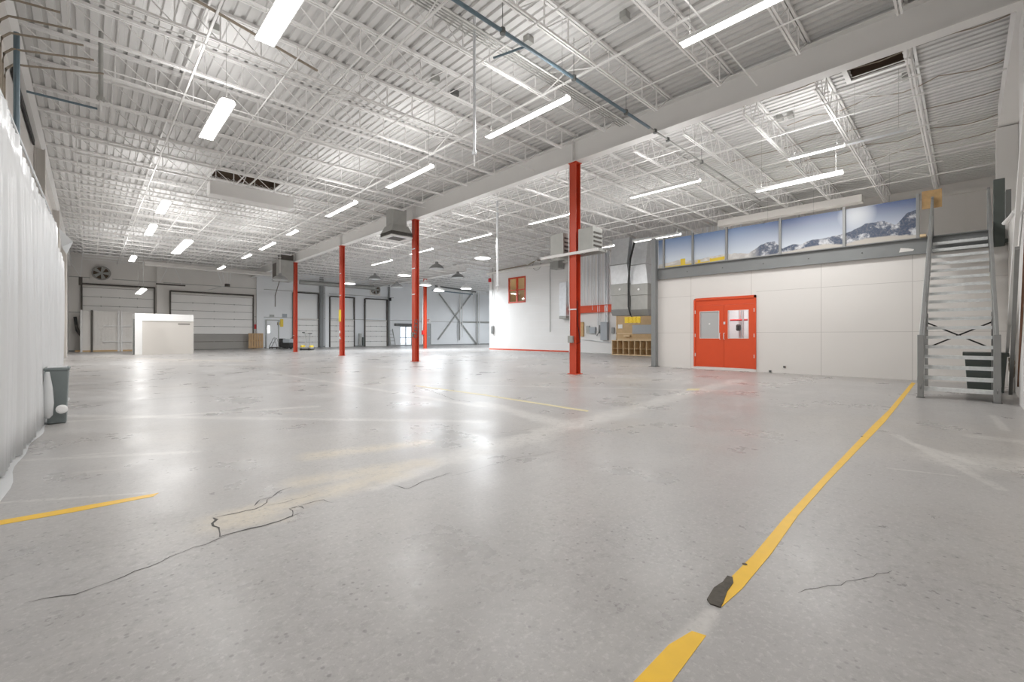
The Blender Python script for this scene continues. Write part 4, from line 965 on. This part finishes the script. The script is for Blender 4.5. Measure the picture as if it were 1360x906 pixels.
fan(134.5,363,.55,'round wall fan above the far left dock door')
fan(498,385,.55,'round wall fan above the dock doors near the entrance')
# beige gate in front of first dock door
Yg = YF-1.2
x0, x1 = x_on(109,Yg), x_on(178,Yg); zt = z_at(413.5,(x0+x1)/2,Yg)
t = thing('loading_gate', ((x0+x1)/2,Yg,0), 'beige corrugated gate panel left of the white booth', 'gate')
g = MB(); g.box(x0,Yg,.12,x1,Yg+.05,zt)
xx = x0
while xx < x1-.1: g.box(xx+.04,Yg-.025,.12,xx+.12,Yg,zt-.02); xx += .2
rel(g.build('panel', 'doorgrey' if 0 else 'wallwarm'), t)
for px in (108,122,157.5,161.5): 
    x = x_on(px,Yg); rel(MB().box(x-.06,Yg-.12,0,x+.06,Yg-.03,zt+.05).build('upright', 'girder' if px != 122 else 'darktrack'), t)
for py in (433,454):
    z = z_at(py,(x0+x1)/2,Yg); rel(MB().box(x_on(137,Yg),Yg-.14,z-.04,x1,Yg-.03,z+.04).build('rail', 'girder'), t)
rel(MB().box(x0,Yg-.1,0,x1,Yg+.06,.12).build('sill', 'wood'), t)
# booth
p0 = ground(179,471.3); Yb = p0.y; xa, xb_ = p0.x, x_on(257.3,Yb); H1 = z_at(416.2,xa,Yb)
t = thing('white_booth', ((xa+xb_)/2,Yb,0), 'white-framed freestanding booth wall in front of the docks', 'booth')
f = MB(); f.box(xa,Yb,0,xa+.36,Yb+.3,H1); f.box(xa+.36,Yb,H1-.46,xb_,Yb+.3,H1)
rel(f.build('white_frame', 'white', bevel=.01), t)
rel(MB().box(xa+.36,Yb+.05,0,xb_,Yb+.25,H1-.46).build('grey_panel', 'boxpanel'), t)
rel(MB().box(xb_-.85,Yb+.035,H1-.66,xb_-.2,Yb+.05,H1-.60).build('slot', 'darktrack'), t)
rel(MB().box(xa-.08,Yb+.02,0,xa,Yb+.12,H1-.35).build('side_edge', 'darkgrey'), t)
rel(MB().box(xa,Yb+.3,0,xa+.1,Yb+2.2,H1).build('side_wall', 'white'), t)
# operator on door 2
x = x_on(302,YF-2); z = z_at(379,x,YF-2)
t = thing('door_operator', (x,YF-2,z), 'door motor hung on white rods before the second dock door', 'motor')
rel(MB().lathe([(.2,-.12),(.2,.12)], (x,YF-2,z), 14).build('motor', 'darktrack'), t)
for dx in (-.7,-.35,.0,.25): rel(MB().tube([(x+dx*.6,YF-2,z+.1),(x+dx*1.3,YF-2,7.35)], .025, 6).build('rod', 'white'), t)
rel(MB().bar((x,YF-2,z),(x_on(268,YF-.3),YF-.42,fz(388,268)),.06,.06).build('arm', 'girder'), t)
x = x_on(228,YF-1.5); z = z_at(378,x,YF-1.5)
t = thing('hanging_bar', (x,YF-1.5,z), 'short dark bar hung on two wires between the wide dock doors', 'bar')
rel(MB().box(x-1.0,YF-1.55,z-.08,x+.9,YF-1.45,z+.04).build('bar', 'darktrack'), t)
for dx in (-.8,.7): rel(MB().tube([(x+dx,YF-1.5,z),(x,YF-1.5,7.35)], .02, 6).build('wire', 'white'), t)
x = x_on(107,YF-1.2); t = thing('hanging_bracket', (x,YF-1.2,5), 'dark bracket hung on two white rods at the far left', 'bracket')
z = z_at(368,x,YF-1.2)
rel(MB().box(x-.1,YF-1.25,z-.6,x+.1,YF-1.15,z).build('bracket_plate', 'darktrack'), t)
for dx in (-.9,.1): rel(MB().tube([(x,YF-1.2,z),(x+dx,YF-1.2,7.3)], .02, 6).build('rod', 'white'), t)
# hose and pallet junk far left
t = thing('coiled_hose', (x_on(92,YF-.8),YF-.8,.1), 'dark hose heap in the far left corner', 'hose')
xx = XL+.75
rel(MB().tube([(xx-.4,YF-.7,2.6),(xx-.3,YF-.7,1.6),(xx+.1,YF-.7,.9),(xx+.5,YF-.7,.45),(xx+.7,YF-.7,.28)], .09, 8).build('hose', 'black'), t)
rel(MB().tube([(xx-.35,YF-.8,2.0),(xx-.1,YF-.8,1.2),(xx+.3,YF-.8,.5)], .07, 8).build('hose', 'darktrack'), t)
tag(MB().box(xx-.4,YF-1.0,0,xx+2.2,YF-.5,.14).build('timber_beam', 'wood'), 'low timber beam on the floor in the far left corner', 'timber')
# personnel door area px 352-382
def fdoor(px0, py0, px1, m, fm, lab, window=None, hn='galv'):
    x0, x1 = x_on(px0,YF), x_on(px1,YF); zt = fz(py0,(px0+px1)/2)
    t = thing('service_door', ((x0+x1)/2,YF,0), lab, 'door')
    rel(MB().box(x0,YF-.06,0.01,x1,YF-.01,zt).build('door_leaf', m), t)
    f = MB(); f.box(x0-.1,YF-.09,0,x0,YF-.01,zt+.1); f.box(x1,YF-.09,0,x1+.1,YF-.01,zt+.1); f.box(x0,YF-.09,zt,x1,YF-.01,zt+.1)
    rel(f.build('door_frame', fm), t)
    if window:
        a, b_, c, d = window; pm=(a+c)/2
        rel(MB().box(x_on(a,YF),YF-.075,fz(d,pm),x_on(c,YF),YF-.06,fz(b_,pm)).build('window_pane', 'hemit'), t)  # pane emits by itself, in place of light coming through it
    rel(MB().box(x1-.25,YF-.12,1.0,x1-.1,YF-.06,1.1).build('handle', hn), t)
fdoor(354,426,369,'wallcool','galvdark','pale service door with a bright narrow window left of the scrubber',(355.5,433,358,442))
fdoor(562,431,571,'panelgrey','redsign' if 0 else 'galvdark','grey service door under the exit sign')
# yellow safety notices
for k,(a,b_,c,d,m) in enumerate(((372,424,376,434,'yellowpaint'),(368,428,371.5,432,'yellowpaint'),(375,417,381,422,'panelgrey'),(358,418,364,421,'galvdark'))):
    tag(fbox(a,b_,c,d,YF-.06,YF-.02).build('wall_notice', m), ['larger yellow notice on the far wall left of the fourth column','smaller yellow notice on the far wall','grey box above the yellow notices','dark plate above the pale service door'][k], 'notice')
# fire extinguisher sign by pallet
tag(fbox(337.5,431,342,437,YF-.06,YF-.02).build('fire_sign', 'redsign'), 'red fire equipment sign above the brown pallet', 'sign')
# exit sign with lettering
cu = bpy.data.curves.new('exit_letters', 'FONT'); cu.body = 'EXIT'; cu.size = .45; cu.extrude = .01; cu.align_x = 'CENTER'; cu.align_y = 'CENTER'
xe = x_on(565.5,YF); ze = fz(426,565)
t = thing('exit_sign', (xe,YF-.1,ze), 'white exit sign with red letters above the grey service door', 'sign')
MB().box(-.65,-.02,-.28,.65,.08,.28).build('sign_case', 'white', t)
lo = bpy.data.objects.new('exit_letters', cu); C.objects.link(lo)
bpy.context.view_layer.update()
me = bpy.data.meshes.new_from_object(lo.evaluated_get(bpy.context.evaluated_depsgraph_get())); bpy.data.objects.remove(lo)
me.materials.clear(); me.materials.append(M['redsign']); lo = bpy.data.objects.new('letters', me); C.objects.link(lo); lo.parent = t; lo.rotation_euler = (math.pi/2,0,0); lo.location = (0,-.03,0)
# glazed entrance (structure)
zt = 2.35
t = bpy.data.objects.new('door_1', None); t.location = ((gx0+gx1)/2,YF+.1,0); C.objects.link(t); struct(t)
f = MB()
for x in (gx0,(gx0+gx1)/2-.05,gx1-.1): f.box(x,YF+.05,0,x+.1,YF+.15,zt)
f.box(gx0,YF+.05,zt-.1,gx1,YF+.15,zt); f.box(gx0,YF+.05,0,gx1,YF+.15,.12); f.box(gx0,YF+.05,.95,gx1,YF+.15,1.03)
rel(f.build('door_frame', 'panelgrey'), t); rel(MB().box(gx0,YF+.09,.1,gx1,YF+.1,zt-.1).build('door_glass', 'glass'), t)
tag(MB().box(x_on(523.5,YF),YF-.25,zt+.0,gx1+.1,YF-.01,zt+.3).build('door_shutter', 'darkgrey', bevel=.03), 'dark rolled shutter above the glazed entrance', 'shutter')
tag(MB().box(x_on(518,YF-.5),YF-.5,0,x_on(524,YF-.5),YF-.4,.9).build('ladder_stub', 'galvdark'), 'small grey stand beside the glazed entrance', 'stand') if 0 else None
t = thing('folded_ladder', (x_on(521,YF-.4),YF-.4,0), 'small grey ladder leaning left of the glazed entrance', 'ladder')
xl = x_on(521,YF-.4)
for dx in (-.3,.3): rel(MB().bar((xl+dx,YF-.6,.0),(xl+dx*.7,YF-.05,2.0),.05,.08).build('side_rail', 'galvdark'), t)
for k in range(5): rel(MB().bar((xl-.28,YF-.6+.11*(k+.6),.38*(k+.6)),(xl+.28,YF-.6+.11*(k+.6),.38*(k+.6)),.04,.04).build('rung', 'galvdark'), t)
# cross bracing + pipes right of column E
t = thing('wall_bracing', (x_on(607,YF),YF-.2,0), 'large X of steel bracing on the far right wall', 'brace')
P = lambda px, py: (x_on(px,YF-.15), YF-.15, z_at(py,x_on(px,YF-.15),YF-.15))
for a, b_ in ((P(583,390),P(633,457)),(P(628,388),P(582,451)),): rel(MB().bar(a,b_,.12,.12).build('brace_bar', 'galvdark'), t)
rel(MB().bar(P(614,427.5),P(650,428),.12,.14).build('tie_bar', 'galvdark'), t)
for k,(px,a,b_,r,m) in enumerate(((610,384,450,.07,'girder'),(613,384,448,.05,'girder'),(609,427,452,.06,'darkgrey'),(632.5,388,457,.08,'galvdark'),(635.5,388,457,.05,'girder'),(628,385,421,.05,'girder'))):
    p, q = P(px,a), P(px,b_); pipe('wall_conduit', [(q[0],YF-.3-.1*k/6,max(q[2],.05)),(p[0],YF-.3-.1*k/6,p[2])], r, m, 'vertical pipe on the far right wall, '+ORD[k]+' of the cross-bracing group', 'pipe')
Yp = 40
t = thing('overhead_pipe', (30,Yp,6.3), 'blue-grey pipes hanging below the joists near the far cross bracing', 'pipe')
rel(MB().tube([(x_on(578,Yp),Yp,6.6),(x_on(632,Yp),Yp,6.35)], .09, 8).build('pipe', 'darkgrey', smooth=True), t)
rel(MB().tube([(x_on(578,Yp),Yp+.6,6.2),(x_on(632,Yp),Yp+.6,6.1)], .06, 8).build('pipe', 'blue', smooth=True), t)
hang(t, [(x_on(590,Yp),Yp),(x_on(620,Yp),Yp)], 6.5, 7.4)
# small fittings
for k,(a,b_,c,d,m,lab) in enumerate(((514.5,396,516.5,400,'black','black speaker high beside the grey column near the entrance'),(474,443,477,459,'galvdark','dark post between the white dock doors'),(478.5,448,481,459,'bingreen','green bollard between the white dock doors'))):
    tag(fbox(a,b_,c,d,YF-.6,YF-.4).build(['wall_speaker','floor_post','bollard'][k], m, bevel=.02), lab, ['speaker','post','bollard'][k])
# ------------------------------------------------------------------ floor equipment
p = ground(340,463.2); x, y = p.x, p.y
t = thing('wooden_pallet', (x,y,0), 'brown wooden pallet leaning upright by the far wall', 'pallet', rz=.1)
for k in range(6): MB().box(-.62+.21*k,-.03,.05,-.44+.21*k,.0,1.42).build('plank', 'cardboard', t)
for z in (.1,.7,1.3): MB().box(-.62,0,z,.62,.1,z+.1).build('batten', 'wood', t)
p = ground(379.5,463.5); x, y = p.x, p.y
fwd = math.atan2(-SA, CA)   # faces across the view
t = thing('floor_scrubber', (x,y,0), 'black and white walk-behind floor scrubber left of the fourth red column', 'floor scrubber', rz=fwd)
MB().box(-.15,-.35,.12,.55,.35,.55).build('lower_body', 'black', t, bevel=.04)
MB().box(-.12,-.33,.55,.55,.33,.92).build('tank', 'panelgrey', t, bevel=.06)
MB().box(-.5,-.32,.18,-.13,.32,.95).build('motor_cover', 'black', t, bevel=.08)
MB().lathe([(.33,.03),(.36,.06),(.36,.16),(.2,.18)], (-.3,0,0), 20).build('brush_deck', 'darkgrey', t)
for s in (-.36,.30): 
    o = MB().lathe([(.14,0),(.14,.06)], (0,0,0), 16).build('wheel', 'black', t); o.rotation_euler = (math.pi/2,0,0); o.location = (.3,s+.06,.14)
MB().tube([(.5,-.2,.9),(.75,-.2,1.05),(.75,.2,1.05),(.5,.2,.9)], .02, 8).build('handle', 'black', t)
p = ground(365,463.2); x, y = p.x, p.y
t = thing('folding_trolley', (x,y,0), 'small wire-framed trolley left of the floor scrubber', 'trolley', rz=fwd)
MB().box(-.4,-.25,.08,.35,.25,.16).build('platform', 'darktrack', t)
f = MB()
for s in (-.22,.22): f.bar((-.42,s,.15),(.0,s,1.0),.035); f.bar((.35,s,.15),(.05,s,1.0),.02)
f.bar((0,-.22,1.0),(0,.22,1.0),.035); f.bar((-.2,-.22,.55),(-.2,.22,.55),.025); f.bar((-.2,-.22,.55),(.2,-.22,.55),.02)
f.build('frame', 'darkgrey', t)
for sx in (-.35,.3):
    for s in (-.2,.2): o = MB().lathe([(.06,0),(.06,.03)], (0,0,0), 12).build('wheel', 'black', t); o.rotation_euler = (math.pi/2,0,0); o.location = (sx,s,.06)
p = ground(408,465.3); x, y = p.x, p.y
t = thing('floor_grinder', (x,y,0), 'yellow low floor machine with upright bar handle right of the fourth column', 'floor machine', rz=fwd)
MB().box(-.42,-.28,.12,.42,.28,.26).build('chassis', 'galvdark', t, bevel=.02)
MB().box(-.45,-.28,.22,-.28,.28,.42).build('motor_hood', 'yellowpaint', t, bevel=.04)
MB().box(.28,-.28,.22,.42,.28,.40).build('motor_hood', 'yellowpaint', t, bevel=.04)
MB().box(-.40,-.32,.03,.45,.32,.12).build('skirt', 'black', t)
f = MB()
for s in (-.08,.22): f.tube([(s,0,.26),(s-.02,0,.8),(s-.1 if s < 0 else s+.02,0,1.35)], .022, 8)
f.bar((-.3,0,1.35),(.42,0,1.37),.05)
f.build('handle_bar', 'galvdark', t)
MB().box(.1,-.05,1.34,.4,.05,1.40).build('grip', 'black', t); MB().box(-.4,-.04,1.42,-.2,.04,1.5).build('lever', 'black', t).rotation_euler = (0,-.0,0)
for s in (-.35,.3): o = MB().lathe([(.09,0),(.09,.05)], (0,0,0), 14).build('wheel', 'black', t); o.rotation_euler = (math.pi/2,0,0); o.location = (s,-.33,.09)
p = ground(398,459.8)
t = thing('wire_rack', (x_on(395,YF-1),YF-1,0), 'low white wire rack behind the yellow floor machine', 'rack')
f = MB(); xx0, xx1 = x_on(390,YF-1), x_on(420,YF-1)
for x in (xx0,(xx0+xx1)/2,xx1): f.bar((x,YF-1,0),(x,YF-1,1.3),.05)
for z in (.3,.8,1.28): f.bar((xx0,YF-1,z),(xx1,YF-1,z),.05)
rel(f.build('wire_frame', 'white'), t)
# ------------------------------------------------------------------ curtain and bin (left)
def curtain(name, Y0, Y1, X0, X1, zt0, zt1, amp, label, base=0.02, seed=1):
    rnd = random.Random(seed); n = int((Y1-Y0)/.02); vs = []; fs = []; rows = 10
    for i in range(n+1):
        f = i/n; y = Y0+(Y1-Y0)*f; xb = X0+(X1-X0)*f
        w = amp*(.55*math.sin(y*2*math.pi/.17)+.35*math.sin(y*2*math.pi/.31+1)+.45*math.sin(y*2*math.pi/.83+2))
        zt = zt0+(zt1-zt0)*f+.015*math.sin(y*5)
        for j in range(rows+1):
            g = j/rows; vs.append((xb+w*(.55+.45*(1-g))+.02*math.sin(g*3+y), y, base+(zt-base)*g))
    for i in range(n):
        for j in range(rows): a = i*(rows+1)+j; fs.append((a,a+1,a+rows+2,a+rows+1))
    mb = MB(); mb.add(vs, fs); o = mb.build(name, 'curtain', smooth=True)
    s = o.modifiers.new('thick', 'SOLIDIFY'); s.thickness = .004
    return tag(o, label, 'curtain')
curtain('plastic_curtain', 2.6, 10.9, -.60, -.42, 3.25, 3.08, .030, 'long white pleated plastic curtain along the left wall')
curtain('plastic_curtain', 11.0, 12.0, -.425, -.345, 2.85, 2.5, .03, 'short white plastic curtain panel past the grey bin', seed=4)
tag(MB().tube([(-.60,2.6,3.30),(-.42,10.9,3.13)], .012, 8).build('curtain_rail', 'galv'), 'thin metal rail carrying the plastic curtain', 'rail')
fl = MB(); fl.add([(-.36,10.5,3.0),(-.20,10.95,2.86),(-.28,10.9,2.62),(-.34,10.95,2.75)], [(0,1,2,3)])
o = fl.build('plastic_flap', 'curtain'); o.modifiers.new('t','SOLIDIFY').thickness = .004
tag(o, 'torn plastic flap sticking out at the end of the curtain', 'plastic sheet')
lp = MB(); n = 40; pts = []
for i in range(n+1):
    y = 4.0+8.1*i/n; pts.append((y, -.53+.012*y+.025*math.sin(y*1.7)+.015*math.sin(y*5)+(.10 if y > 8.8 else 0)))
vs = []
for y, x in pts: vs += [(-.62,y,.003),(x,y,.003)]
lp.add(vs, [(2*i,2*i+1,2*i+3,2*i+2) for i in range(n)])
o = lp.build('plastic_hem', 'curtain'); tag(o, 'loose plastic hem lying on the floor under the curtain', 'plastic sheet')
bx0, bx1, by0, by1 = -.425, -.20, 8.55, 8.97
t = thing('waste_bin', ((bx0+bx1)/2,(by0+by1)/2,0), 'slim grey plastic waste bin against the left curtain', 'bin')
rel(tapered(MB(),bx0,by0,bx1,by1,.005,.74,.80).build('body', 'bin', bevel=.012), t)
rel(MB().box(bx0-.012,by0-.012,.73,bx1+.012,by1+.012,.765).build('rim', 'bin', bevel=.008), t)
rel(MB().box(bx0+.02,by0+.02,.765,bx1-.02,by1-.02,.772).build('bag_opening', 'curtain'), t)
bg = MB(); bg.lathe([(.02,.10),(.05,.14),(.06,.30),(.05,.5),(.02,.72)], (bx0+.03,by0-.07,0), 12)
tag(bg.build('plastic_bag', 'curtain', smooth=True), 'translucent plastic bag bunched beside the grey waste bin', 'bag')
o = MB().lathe([(.058,0),(.06,.02),(.04,.03)], (0,0,0), 18).build('paper_cup_lid', 'white'); o.location = ((bx0+bx1)/2+.05,by0-.045,.085+.12); o.rotation_euler = (math.pi/2*.9,0,0)
tag(o, 'white round lid leaning against the foot of the waste bin', 'lid')
# ------------------------------------------------------------------ world, camera, view
w = bpy.data.worlds.new('world'); bpy.context.scene.world = w; w.use_nodes = True
w.node_tree.nodes['Background'].inputs[0].default_value = (.85,.92,1,1); w.node_tree.nodes['Background'].inputs[1].default_value = 2.2
cam = bpy.data.cameras.new('camera'); co = bpy.data.objects.new('camera', cam); C.objects.link(co)
cam.sensor_width = 36; cam.lens = F/1360*36; cam.clip_start = .05; cam.clip_end = 200
cam.shift_x = 0; cam.shift_y = (HY-453)/1360
co.location = (0,0,EYE); co.rotation_euler = (math.pi/2, 0, -math.atan2(SA, CA))
bpy.context.scene.camera = co
sc = bpy.context.scene
sc.view_settings.view_transform = 'Standard'; sc.view_settings.look = 'None'; sc.view_settings.gamma = 1; sc.view_settings.use_curve_mapping = False
sc.view_settings.exposure = 0.0
sc.cycles.use_denoising = True
sc.cycles.use_adaptive_sampling = True; sc.cycles.adaptive_threshold = .03
sc.cycles.max_bounces = 9; sc.cycles.diffuse_bounces = 5; sc.cycles.glossy_bounces = 4
sc.cycles.sample_clamp_indirect = 6
